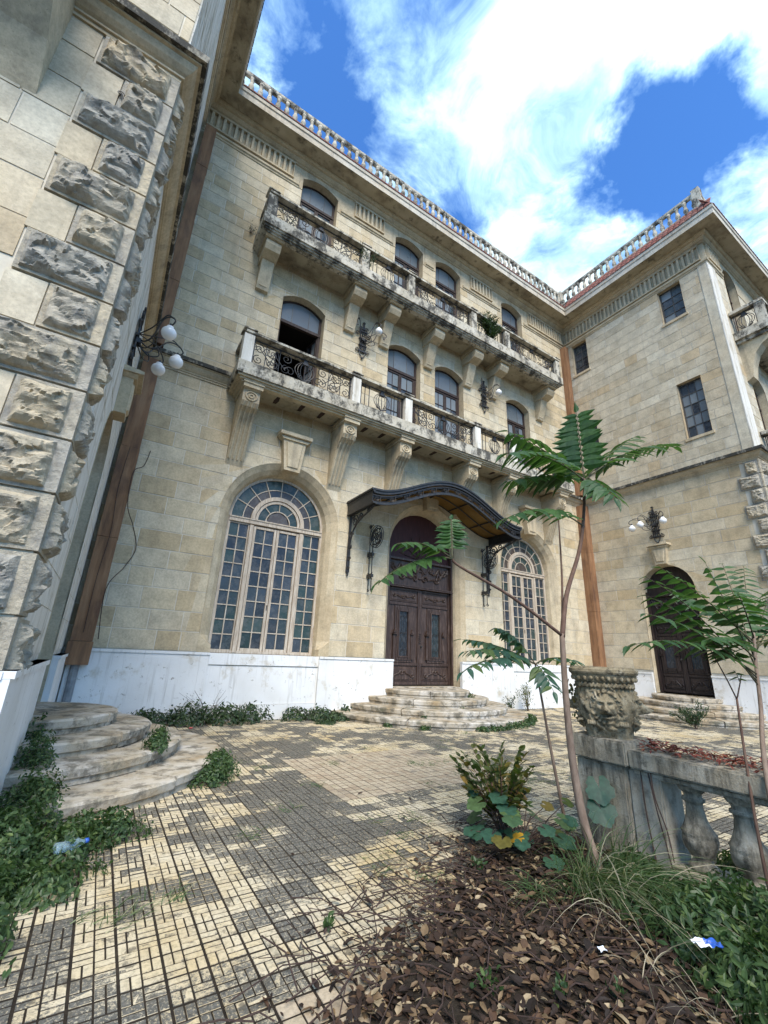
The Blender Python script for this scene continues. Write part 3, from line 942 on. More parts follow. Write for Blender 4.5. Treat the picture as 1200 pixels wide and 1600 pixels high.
# ---------------------------------------------------------------- openings
def reveal(fr, outline, w0, w1, mat, name='reveal', skip_sill=False):
    mb = MB(fr)
    mb.bridge([(u, v, w0) for u, v in outline], [(u, v, w1) for u, v in outline])
    return mb.build(name, mat, mansion)
def splay(fr, uc, v0, vs, half_o, half_i, depth, mat):
    """hollow splayed surround: narrow square foot, then flaring jamb and arch, laid in separate stones"""
    def line(h, hf, w):
        L = [(uc - hf, v0, w), (uc - hf, v0 + 0.16, w), (uc - (hf + h) / 2, v0 + 0.24, w), (uc - h, v0 + 0.36, w)]
        m = 5
        L += [(uc - h, v0 + 0.36 + (vs - v0 - 0.36) * i / m, w) for i in range(1, m)]
        n = 18
        L += [(uc - h * cos(pi * i / n), vs + h * sin(pi * i / n), w) for i in range(n + 1)]
        R = [(2 * uc - p[0], p[1], p[2]) for p in L[:8][::-1]]
        return L + R
    foot = half_i + 0.01
    rows = []
    for t, wd in ((0.0, 0.016), (0.12, -0.015), (0.5, -0.10), (0.85, -0.23), (1.0, -depth)):
        rows.append(line(half_o + (half_i - half_o) * t, foot, wd))
    n = len(rows[0])
    seg = []
    i = 0
    marks = [0, 4, 6, 8] + list(range(10, n - 8, 2)) + [n - 8, n - 6, n - 4, n - 1]
    marks = sorted(set(marks))
    sur = empty('surround', (0, 0, 0), mansion)
    for a, b in zip(marks, marks[1:]):
        mb = MB(fr)
        for A, B in zip(rows, rows[1:]):
            mb.bridge(A[a:b + 1], B[a:b + 1], False)
        mb.build('voussoir', 'trim', sur, smooth=False, fix=False)
    # stones either side of the foot
    for s in (-1, 1):
        mb = MB(fr)
        e0, e1 = uc + s * foot, uc + s * (half_o + 0.0)
        q = [(e0, v0), (e1, v0), (e1, v0 + 0.36), ((e0 + e1) / 2, v0 + 0.24), (e0, v0 + 0.16)]
        mb.face([(u, v, 0.0145) for u, v in q])
        mb.build('stone', 'ashlar', sur)
for c in WC:
    splay(FF, c, 1.33, 4.5, 1.515, 1.235, 0.40, 'trim')
splay(FF, DC, 0.64, 4.45, 1.45, 1.22, 0.42, 'trim')

def keystone(fr, uc, v0, v1, wb, wt, out):
    k = empty('keystone', (0, 0, 0), mansion)
    h = v1 - v0
    mb = MB(fr)
    vb = v1 - 0.2 * h
    mb.prism([(uc - wb, v0), (uc + wb, v0), (uc + wt, vb), (uc - wt, vb)], 0.0, out, True)
    mb.prism([(uc - wb * .72, v0 + .08), (uc + wb * .72, v0 + .08), (uc + wt * .74, vb - .05), (uc - wt * .74, vb - .05)], out, out + 0.03, shrink=0.02)
    mb.build('block', 'trim', k)
    mb = MB(fr)
    mb.prism([(uc - wt * 1.05, vb), (uc + wt * 1.05, vb), (uc + wt * 1.3, vb + .07 * h), (uc - wt * 1.3, vb + .07 * h)], 0.0, out + .05, True)
    mb.prism([(uc - wt * 1.45, vb + .07 * h), (uc + wt * 1.45, vb + .07 * h), (uc + wt * 1.45, v1), (uc - wt * 1.45, v1)], 0.0, out + .12, True, shrink=0.02)
    mb.build('cap', 'trim', k)
for c in WC:
    keystone(FF, c, 5.78, 6.82, 0.21, 0.31, 0.20)
keystone(FF, DC, 5.70, 6.38, 0.20, 0.27, 0.20)
for fr in (FR, FB):
    keystone(fr, 7.2, 4.78, 5.5, 0.17, 0.25, 0.17)

BAR_W = 0.011
def glazed(parent, fr, u0, u1, v0, v1, nu, nv, w, frame_mat, glass, fw=0.05, bw=0.012):
    """one sash: frame with glazing bars, and panes each of its own"""
    mb = MB(fr)
    for a, b, c, d in ((u0, u0 + fw, v0, v1), (u1 - fw, u1, v0, v1), (u0 + fw, u1 - fw, v0, v0 + fw * 1.2), (u0 + fw, u1 - fw, v1 - fw, v1)):
        mb.prism([(a, c), (b, c), (b, d), (a, d)], w - 0.03, w + 0.02, True, shrink=0.004)
    a0, a1, b0, b1 = u0 + fw, u1 - fw, v0 + fw * 1.2, v1 - fw
    for i in range(1, nu):
        c = a0 + (a1 - a0) * i / nu
        mb.prism([(c - bw, b0), (c + bw, b0), (c + bw, b1), (c - bw, b1)], w - 0.02, w + 0.008)
    for j in range(1, nv):
        c = b0 + (b1 - b0) * j / nv
        mb.prism([(a0, c - bw), (a1, c - bw), (a1, c + bw), (a0, c + bw)], w - 0.02, w + 0.010)
    mb.build('sash', frame_mat, parent)
    for i in range(nu):
        for j in range(nv):
            x0, x1 = a0 + (a1 - a0) * i / nu, a0 + (a1 - a0) * (i + 1) / nu
            y0, y1 = b0 + (b1 - b0) * j / nv, b0 + (b1 - b0) * (j + 1) / nv
            g = glass(i, j) if callable(glass) else glass
            if g is None:
                continue
            t = random.uniform(-.004, .004)
            m2 = MB(fr)
            m2.face([(x0, y0, w - .012 + t), (x1, y0, w - .012 - t), (x1, y1, w - .012 + t * .5), (x0, y1, w - .012 - t * .4)])
            m2.build('pane', g, parent, fix=False)

def arched_window(uc, hl=1.225, v0=1.335, vs=4.5, w=-0.42):
    win = empty('arched_window', (uc, YF, 1.3), mansion)
    mb = MB(FF)
    # outer frame
    o = arch(uc, hl + .05, v0, vs, None, 24)
    i = arch(uc, hl - 0.05, v0 + 0.05, vs, None, 24)
    mb.bridge([(u, v, w + .03) for u, v in o], [(u, v, w + .03) for u, v in i])
    mb.bridge([(u, v, w + .03) for u, v in i], [(u, v, w - .05) for u, v in i])
    mb.bridge([(u, v, w + .03) for u, v in o], [(u, v, w - .05) for u, v in o])
    # transom and mullions
    mb.prism([(uc - hl, vs - .13), (uc + hl, vs - .13), (uc + hl, vs - .0), (uc - hl, vs - .0)], w - .04, w + .06, True, shrink=.015)
    mb.prism([(uc - hl, vs - .04), (uc + hl, vs - .04), (uc + hl, vs + .02), (uc - hl, vs + .02)], w - .04, w + .08, True, shrink=.015)
    e = [uc - hl, uc - hl * 0.53, uc, uc + hl * 0.53, uc + hl]
    for m in (e[1], e[3]):
        mb.prism([(m - .055, v0), (m + .055, v0), (m + .055, vs - .13), (m - .055, vs - .13)], w - .04, w + .045, True, shrink=.012)
    # fan: inner and outer ring with spokes
    def ring(r0, r1, w0, w1, n=24):
        A = [(uc - r0 * cos(pi * k / n), vs + .02 + r0 * sin(pi * k / n)) for k in range(n + 1)]
        B = [(uc - r1 * cos(pi * k / n), vs + .02 + r1 * sin(pi * k / n)) for k in range(n + 1)]
        mb.bridge([(u, v, w1) for u, v in A], [(u, v, w1) for u, v in B], False)
        mb.bridge([(u, v, w0) for u, v in A], [(u, v, w1) for u, v in A], False)
        mb.bridge([(u, v, w0) for u, v in B], [(u, v, w1) for u, v in B], False)
    ring(0.60, 0.70, w - .03, w + .045)
    ring(0.52, 0.585, w - .03, w + .02)
    ring(0.885, 0.905, w - .02, w + .008)
    ring(0.30, 0.325, w - .02, w + .008)
    for k in range(1, 8):
        a = pi * k / 8
        d, nrm = Vector((-cos(a), sin(a))), Vector((sin(a), cos(a))) * 0.011
        for r0, r1 in (((0.70, hl - .04),) if True else ()):
            q = [d * r0 + nrm, d * r1 + nrm, d * r1 - nrm, d * r0 - nrm]
            mb.prism([(uc + p.x, vs + .02 + p.y) for p in q], w - .02, w + .010)
    for k in (1, 2, 3):
        a = pi * k / 4
        d, nrm = Vector((-cos(a), sin(a))), Vector((sin(a), cos(a))) * 0.010
        q = [d * 0.325 + nrm, d * 0.53 + nrm, d * 0.53 - nrm, d * 0.325 - nrm]
        mb.prism([(uc + p.x, vs + .02 + p.y) for p in q], w - .02, w + .008)
    mb.build('frame', 'cream_paint', win)
    def wedge(r0, r1, a0, a1, g):
        m2 = MB(FF)
        n = 4
        pts = [(r1, a0 + (a1 - a0) * k / n) for k in range(n + 1)] + ([(r0, a1 - (a1 - a0) * k / n) for k in range(n + 1)] if r0 else [(0, 0)])
        m2.face([(uc - r * cos(a), vs + .02 + r * sin(a), w - .012) for r, a in pts])
        m2.build('pane', g, win, fix=False)
    for k in range(8):
        wedge(0.905, hl - .04, pi * k / 8, pi * (k + 1) / 8, 'glass_green')
        wedge(0.70, 0.885, pi * k / 8, pi * (k + 1) / 8, 'glass_brown' if k not in (3,) else 'glass_dark')
    for k in range(4):
        wedge(0.325, 0.52, pi * k / 4, pi * (k + 1) / 4, 'glass_green')
    wedge(0, 0.30, 0, pi, 'glass_brown')
    rg = lambda i, j: random.choice(['glass_dark'] * 6 + ['glass_green'] * 2)
    rg2 = lambda i, j: random.choice(['glass_dark'] * 3 + ['glass_green'] * 3) if j < 3 else 'glass_dark'
    glazed(win, FF, e[0] + .02, e[1] - .055, v0 + .04, vs - .13, 2, 9, w - .005, 'cream_paint', rg, 0.03)
    glazed(win, FF, e[1] + .057, uc - .004, v0 + .04, vs - .15, 2, 8, w + .0, 'cream_paint', rg2, 0.065)
    glazed(win, FF, uc + .004, e[3] - .057, v0 + .04, vs - .15, 2, 8, w + .003, 'cream_paint', rg2, 0.065)
    glazed(win, FF, e[3] + .055, e[4] - .02, v0 + .04, vs - .13, 2, 9, w - .005, 'cream_paint', rg, 0.03)
    m2 = MB(FF)
    m2.tube([(uc - .03, v0 + 1.0, w + .03), (uc - .03, v0 + 1.12, w + .03)], .012)
    m2.build('handle', 'iron', win)
for c in WC:
    arched_window(c)

def upper_window(fr, uc, half, v0, vs, rise, open_=False, depth=0.30, loc=None):
    o = arch(uc, half, v0, vs, rise, 10)
    reveal(fr, o, 0.018, -depth, 'trim')
    win = empty('casement_window', loc or fr(uc, v0, 0), mansion)
    w = -depth + 0.05
    mb = MB(fr)
    i = arch(uc, half - .075, v0 + .07, vs - 0.02, rise * .93, 10)
    mb.bridge([(u, v, w + .03) for u, v in o], [(u, v, w + .03) for u, v in i])
    mb.bridge([(u, v, w + .03) for u, v in i], [(u, v, w - .05) for u, v in i])
    t = vs - 0.62
    mb.prism([(uc - half, t - .06), (uc + half, t - .06), (uc + half, t + .06), (uc - half, t + .06)], w - .04, w + .05, True, shrink=.012)
    mb.build('frame', 'brown_frame', win)
    # top light: three panes that follow the arched head
    h2 = half - .075
    xs = [-h2, -h2 * .45, h2 * .45, h2]
    R = (half * half + rise * rise) / (2 * rise)
    top = lambda x: vs - .02 + rise * .93 - (R - sqrt(max(0, R * R - x * x)))
    for a, b in zip(xs, xs[1:]):
        m2 = MB(fr)
        n = 4
        m2.face([(uc + a, t + .06, w - .01), (uc + b, t + .06, w - .01)] + [(uc + b + (a - b) * k / n, top(b + (a - b) * k / n), w - .01) for k in range(n + 1)])
        m2.build('pane', 'glass_pale', win, fix=False)
    for x in xs[1:3]:
        m2 = MB(fr)
        m2.prism([(uc + x - .008, t + .06), (uc + x + .008, t + .06), (uc + x + .008, top(x)), (uc + x - .008, top(x))], w - .02, w + .004)
        m2.build('glazing_bar', 'grey_frame', win)
    g = lambda i, j: random.choice(['glass_pale', 'glass_pale', 'glass_dark'])
    if not open_:
        glazed(win, fr, uc - h2, uc - .003, v0 + .07, t - .06, 2, 5, w, 'brown_frame', g, 0.06, 0.008)
        glazed(win, fr, uc + .003, uc + h2, v0 + .07, t - .06, 2, 5, w, 'brown_frame', g, 0.06, 0.008)
    else:
        # both casements swung inwards; a box painted black stands in for the unlit inside
        for s in (-1, 1):
            hx = uc + s * h2
            fr2 = (lambda hx, s: (lambda u, v, ww: fr(hx - s * (u * 0.16 + ww), v, w - 0.02 - u * 0.985)))(hx, s)
            glazed(win, fr2, 0.0, h2, v0 + .07, t - .06, 2, 5, 0.0, 'brown_frame', g, 0.06, 0.008)
        m2 = MB(fr)
        m2.prism([(uc - 1.4, v0 - .3), (uc + 1.4, v0 - .3), (uc + 1.4, t + .0), (uc - 1.4, t + .0)], w - 2.6, w - 0.06, True)
        del m2.f[0]
        m2.build('backing_box', 'backing_black', win)
for k, c in enumerate(W2):
    upper_window(FF, c, 0.66, 7.86, 11.14, 0.25, k == 0)
for c in W3:
    upper_window(FF, c, 0.63, 12.62, 16.04, 0.23)
for h, (a, b) in zip(fr_wins, ((8.0, 11.0), (12.7, 15.9))):
    upper_window(FA, 17.9, 0.6, a, b, 0.4)
for c, h, a, b, nu, nv in r_wins:
    o = arch(c, h, a, b, 0)
    reveal(FR, o, 0.018, -0.2, 'trim')
    win = empty('grid_window', FR(c, a, 0), mansion)
    glazed(win, FR, c - h, c + h, a, b, nu, nv, -0.16, 'steel_frame', lambda i, j: random.choice(['glass_dark', 'glass_dark', 'glass_pale']), 0.045, 0.011)
    mb = MB(FR)
    mb.prism([(c - h - .06, a - .12), (c + h + .06, a - .12), (c + h + .06, a - .002), (c - h - .06, a - .002)], 0.005, 0.05, shrink=.01)
    mb.build('sill', 'trim', mansion)

# ---- carved doors
def spiral(cx, cy, r, turns=1.3, a0=0.0, s=1, n=18, shrink=0.85):
    return [(cx + r * (1 - shrink * k / n) * cos(a0 + s * 2 * pi * turns * k / n), cy + r * (1 - shrink * k / n) * sin(a0 + s * 2 * pi * turns * k / n)) for k in range(n + 1)]
def scurve(x0, y0, x1, y1, r, s=1):
    """an S scroll joining two spirals"""
    A = spiral(x0, y0, r, 1.2, 0 if x1 > x0 else pi, s, 14)
    B = spiral(x1, y1, r, 1.2, pi if x1 > x0 else 0, s, 14)
    return A[::-1] + B
def door_pair(parent_name, fr, uc, half, v0, v1, w, mat, loc, transom, fan, fan_mat, vs):
    d = empty(parent_name, loc, mansion)
    # jamb lining
    mb = MB(fr)
    for s in (-1, 1):
        a, b = sorted((uc + s * half, uc + s * (half - .06)))
        mb.prism([(a, v0), (b, v0), (b, vs), (a, vs)], w - .06, w + .12, True)
    mb.prism([(uc - half, v1), (uc + half, v1), (uc + half, v1 + .05), (uc - half, v1 + .05)], w - .06, w + .15, True, shrink=.01)
    mb.prism([(uc - half, v1 + .05), (uc + half, v1 + .05), (uc + half, v1 + .10), (uc - half, v1 + .10)], w - .06, w + .10, True, shrink=.01)
    if transom:
        mb.prism([(uc - half, transom - .05), (uc + half, transom - .05), (uc + half, transom + .03), (uc - half, transom + .03)], w - .06, w + .11, True, shrink=.012)
    mb.build('door_frame', mat, d)
    if transom:
        mb = MB(fr)
        a, b = v1 + .10, transom - .05
        mb.prism([(uc - half + .06, a), (uc + half - .06, a), (uc + half - .06, b), (uc - half + .06, b)], w - .05, w + .0)
        m_ = (a + b) / 2
        h = (b - a)
        for s in (-1, 1):
            for q in (scurve(uc + s * .18, m_ - h * .18, uc + s * half * .55, m_ - h * .12, h * .16, s), scurve(uc + s * half * .6, m_ + h * .05, uc + s * half * .85, m_ + h * .25, h * .13, -s),
                      [(uc + s * (half - .12) * t, b - h * (.12 + .30 * sin(pi * ((t * 3) % 1)))) for t in [i / 24 for i in range(25)]],
                      spiral(uc + s * half * .35, m_ + h * .22, h * .13, 1.5, 0, s)):
                mb.tube([(u, v, w + .018) for u, v in q], .03, 6)
        mb.tube([(uc + .12 * cos(2 * pi * k / 12), m_ + .12 * sin(2 * pi * k / 12), w + .01) for k in range(13)], .03)
        mb.build('transom_panel', mat, d)
    # fan light / boarded head
    mb = MB(fr)
    o = arch(uc, half + .04, (transom or v1) + .03, vs, None, 20)
    mb.face([(u, v, w - .02) for u, v in o])
    mb.build('arched_head', fan_mat, d)
    if fan:
        mb = MB(fr)
        cy = transom + .05
        for k in range(7):
            a = pi * (k + .5) / 7
            L = .75
            q = [(uc + L * t * cos(a) * (1 + .18 * sin(3 * t)), cy + L * t * sin(a)) for t in [i / 8 for i in range(9)]]
            mb.tube([(u, v, w + .0) for u, v in q], .011, 5)
        mb.build('fan_grille', mat, d)
    # the two leaves
    for s in (-1, 1):
        a, b = (uc - half + .06, uc - .006) if s < 0 else (uc + .006, uc + half - .06)
        lf = MB(fr)
        H = v1 - v0
        lf.prism([(a, v0 + .01), (b, v0 + .01), (b, v1), (a, v1)], w - .05, w, True)
        def panel(x0, x1, y0, y1, d1, d2):
            lf.prism([(x0, y0), (x1, y0), (x1, y1), (x0, y1)], w, w + d1, shrink=.012)
            lf.prism([(x0 + .035, y0 + .035), (x1 - .035, y0 + .035), (x1 - .035, y1 - .035), (x0 + .035, y1 - .035)], w + d1, w + d2, shrink=.012)
        W = b - a
        m = (a + b) / 2
        # stiles and rails
        for x0, x1, y0, y1 in ((a, a + .07, v0 + .02, v1), (b - .07, b, v0 + .02, v1), (a + .07, b - .07, v1 - .06, v1), (a + .07, b - .07, v0 + .02, v0 + .10),
                               (a + .07, b - .07, v1 - .50, v1 - .42), (a + .07, b - .07, v0 + .52, v0 + .60)):
            lf.prism([(x0, y0), (x1, y0), (x1, y1), (x0, y1)], w, w + .035, shrink=.008)
        panel(a + .09, b - .09, v1 - .40, v1 - .08, .018, .03)
        panel(a + .09, b - .09, v0 + .12, v0 + .50, .018, .03)
        # scroll carving on top and bottom panels
        for y, f in ((v1 - .24, 1), (v0 + .30, -1)):
            for t in (-1, 1):
                lf.tube([(u, v, w + .04) for u, v in scurve(m + t * .04, y - f * .03, m + t * W * .30, y + f * .03, .065, t)], .020, 6)
        # stepped surround of the little window
        y0, y1 = v0 + .78, v1 - .68
        for gx, gy, dd in ((.30, .17, .030), (.24, .11, .050), (.195, .05, .070)):
            for x0, x1, c0, c1 in ((m - gx, m - .145, y0 - gy, y1 + gy), (m + .145, m + gx, y0 - gy, y1 + gy), (m - .145, m + .145, y1, y1 + gy), (m - .145, m + .145, y0 - gy, y0)):
                if x1 > b - .07:
                    x1 = b - .07
                if x0 < a + .07:
                    x0 = a + .07
                lf.prism([(x0, c0), (x1, c0), (x1, c1), (x0, c1)], w, w + dd, shrink=.006)
        # small pilaster knobs
        ym = (y0 + y1) / 2
        for t in (-1, 1):
            x = m + t * min(.30, W * .30)
            lf.prism([(x - .07, ym - .04), (x + .07, ym - .04), (x + .07, ym + .0), (x - .07, ym + .0)], w, w + .10, shrink=.01)
            lf.prism([(x - .05, ym), (x + .05, ym), (x + .02, ym + .12), (x - .02, ym + .12)], w, w + .085, shrink=.008)
            lf.prism([(x - .05, y0 - .1), (x + .05, y0 - .1), (x + .05, ym - .04), (x - .05, ym - .04)], w, w + .055, shrink=.008)
        lf.build('leaf', mat, d)
        m2 = MB(fr)
        m2.face([(m - .145, y0, w + .012), (m + .145, y0, w + .012), (m + .145, y1, w + .012), (m - .145, y1, w + .012)])
        m2.build('pane', 'glass_dark', d)
        m2 = MB(fr)
        for x in (-.07, 0, .07):
            m2.tube([(m + x + .012 * sin(v * 26 + x * 40), v, w + .045) for v in [y0 + (y1 - y0) * i / 22 for i in range(23)]], .008, 5)
        for f in (.12, .5, .88):
            for x in (-.07, .07):
                m2.tube([(u, v, w + .045) for u, v in spiral(m + x, y0 + (y1 - y0) * f, .045, 1.2)], .006, 5)
        m2.build('grille', 'iron', d)
    m2 = MB(fr)
    m2.prism([(uc - .03, v0 + .02), (uc + .03, v0 + .02), (uc + .03, v1), (uc - .03, v1)], w - .0, w + .045, shrink=.012)
    for k in range(5):
        m2.prism([(uc - .045, v0 + 1.15 + k * .06), (uc + .045, v0 + 1.15 + k * .06), (uc + .045, v0 + 1.18 + k * .06), (uc - .045, v0 + 1.18 + k * .06)], w, w + .07, shrink=.01)
    m2.build('cover_strip', mat, d)
    m2 = MB(fr)
    m2.lathe([(.03, 0), (.035, .02), (.02, .04)], 10, (uc + .05, v0 + 1.05, w + .05))
    m2.build('handle', 'iron', d)
    return d
door_pair('entrance_door', FF, DC, 1.21, 0.65, 3.32, -0.42, 'door_wood', (DC, YF + .4, .65), 4.18, True, 'door_red', 4.45)
for fr, nm in ((FR, 'side_door'), (FB, 'side_door')):
    reveal(fr, out_rd, 0.018, -0.36, 'trim')
    door_pair(nm, fr, 7.2, 0.83, 0.63, 2.92, -0.32, 'black_wood', fr(7.2, .63, 0), 3.78, False, 'black_wood', 3.92)
# unseen black boxes added behind the openings to block light leaks
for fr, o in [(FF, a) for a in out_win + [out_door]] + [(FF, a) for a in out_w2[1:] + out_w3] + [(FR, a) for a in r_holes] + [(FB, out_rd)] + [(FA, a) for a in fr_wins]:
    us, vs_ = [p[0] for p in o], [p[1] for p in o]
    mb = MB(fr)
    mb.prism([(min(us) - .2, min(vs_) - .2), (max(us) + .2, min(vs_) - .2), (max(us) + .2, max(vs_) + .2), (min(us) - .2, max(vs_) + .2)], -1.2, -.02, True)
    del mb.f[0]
    mb.build('backing_box', 'backing_black', mansion)
# thresholds
for fr, c, h, z in ((FF, DC, 1.21, .64), (FR, 7.2, .83, .62), (FB, 7.2, .83, .62)):
    mb = MB(fr)
    mb.prism([(c - h, 0.0), (c + h, 0.0), (c + h, z), (c - h, z)], -.5, .004, True)
    mb.build('threshold', 'step_stone', mansion)

# ---------------------------------------------------------------- balconies
def iron_panel(fr, u0, u1, v0, v1, wide, parent):
    mb = MB(fr)
    W, H, m = u1 - u0, v1 - v0, (u0 + u1) / 2
    t = .011
    T = lambda q, r=t, n=5: mb.tube([(u, v, 0.0) for u, v in q], r, n)
    for v in (v0 + .03, v1 - .03):
        mb.prism([(u0, v - .012), (u1, v - .012), (u1, v + .012), (u0, v + .012)], -.014, .014, True)
    for u in (u0 + .03, u1 - .03):
        mb.prism([(u - .012, v0), (u + .012, v0), (u + .012, v1), (u - .012, v1)], -.014, .014, True)
    # lyre with a leaf cap
    cy = v0 + H * .42
    for s in (-1, 1):
        for k in (1.0, .72, .44):
            q = [(m + s * .26 * k * sin(pi * i / 16) ** .8, v0 + .06 + (H - .14) * i / 16) for i in range(17)]
            T(q)
        T(spiral(m + s * .10, v0 + .17, .085, 1.3, pi / 2, -s))
    T([(m, v0), (m, v1)])
    mb.prism([(m - .09, v1 - .20), (m + .09, v1 - .20), (m + .05, v1 - .05), (m - .05, v1 - .05)], -.03, .03, True, shrink=.01)
    if wide:
        for s in (-1, 1):
            L = W / 2 - .3
            a = m + s * .33
            for (x, y, r, d) in ((.16, .70, .14, 1), (.16, .28, .13, -1), (.50, .66, .16, -1), (.50, .28, .16, 1), (.82, .70, .13, 1), (.82, .26, .13, -1)):
                T(spiral(a + s * x * L, v0 + H * y, r, 1.5, pi / 2, s * d, 20))
            T(scurve(a + s * .05 * L, v0 + .20, a + s * .62 * L, v1 - .22, .14, s))
            T(scurve(a + s * .40 * L, v0 + .18, a + s * .93 * L, v1 - .20, .11, s))
            for x in (.33, .66):
                T([(a + s * x * L, v0), (a + s * x * L, v1)])
            T([(a + s * (.33 + .33 * i / 12) * L, v0 + H * (.5 + .34 * sin(2 * pi * i / 12))) for i in range(13)])
    else:
        for s in (-1, 1):
            for x in (.42, .56, .68):
                if s * 0 + x < W / 2 - .05:
                    T([(m + s * x, v0), (m + s * x, v1)], .012)
    mb.build('iron_panel', 'iron', parent)

def corbel_low(fr, uc, parent):
    h = 0.20
    pr = [(0, 7.5), (.90, 7.5), (.90, 7.42), (.86, 7.38), (.86, 7.30), (.80, 7.26), (.80, 6.98), (.74, 6.88), (.60, 6.80), (.47, 6.64), (.36, 6.42), (.26, 6.18), (.16, 5.96), (.07, 5.76), (.01, 5.62)]
    mb = MB(fr)
    A = [(uc - h, v, w) for w, v in pr]
    B = [(uc + h, v, w) for w, v in pr]
    mb.bridge(A, B)
    mb.face(A)
    mb.face(B)
    # cap moulding
    for (e, z0, z1, o) in ((.045, 7.40, 7.46, .93), (.03, 7.30, 7.40, .90)):
        mb.prism([(uc - h - e, z0), (uc + h + e, z0), (uc + h + e, z1), (uc - h - e, z1)], .02, o, True)
    # three ribs running down the curved front, and the little palmette
    for x in (-.15, -.05, .05, .15):
        mb.tube([(uc + x, v, w + .012) for w, v in pr[6:14]], .026, 6)
    mb.tube([(uc + .13 * cos(a), 7.12 + .11 * sin(a), .81) for a in [2 * pi * i / 14 for i in range(15)]], .022, 6)
    mb.tube([(uc + .05 * cos(a), 7.12 + .05 * sin(a), .81) for a in [2 * pi * i / 8 for i in range(9)]], .02, 6)
    mb.build('corbel', 'trim', parent)
def corbel_high(fr, uc, parent):
    h = 0.21
    mb = MB(fr)
    def ex(pr, a, b):
        A = [(a, v, w) for w, v in pr]
        B = [(b, v, w) for w, v in pr]
        mb.bridge(A, B)
        mb.face(A)
        mb.face(B)
    ex([(0, 12.24), (.86, 12.24), (.86, 12.16), (.80, 12.10), (0, 12.06)], uc - h - .05, uc + h + .05)
    ex([(.0, 12.07), (.74, 12.07), (.76, 11.94), (.68, 11.80), (.42, 11.72), (.30, 11.74), (0, 11.76)], uc - h, uc + h)
    ex([(0, 11.80), (.40, 11.76), (.33, 11.52), (.24, 11.25), (.16, 11.02), (.12, 10.92), (0, 10.90)], uc - h + .04, uc + h - .04)
    mb.prism([(uc - .11, 11.0), (uc + .11, 11.0), (uc + .13, 11.6), (uc - .13, 11.6)], .0, .17, shrink=.01)
    mb.build('corbel', 'trim', parent)

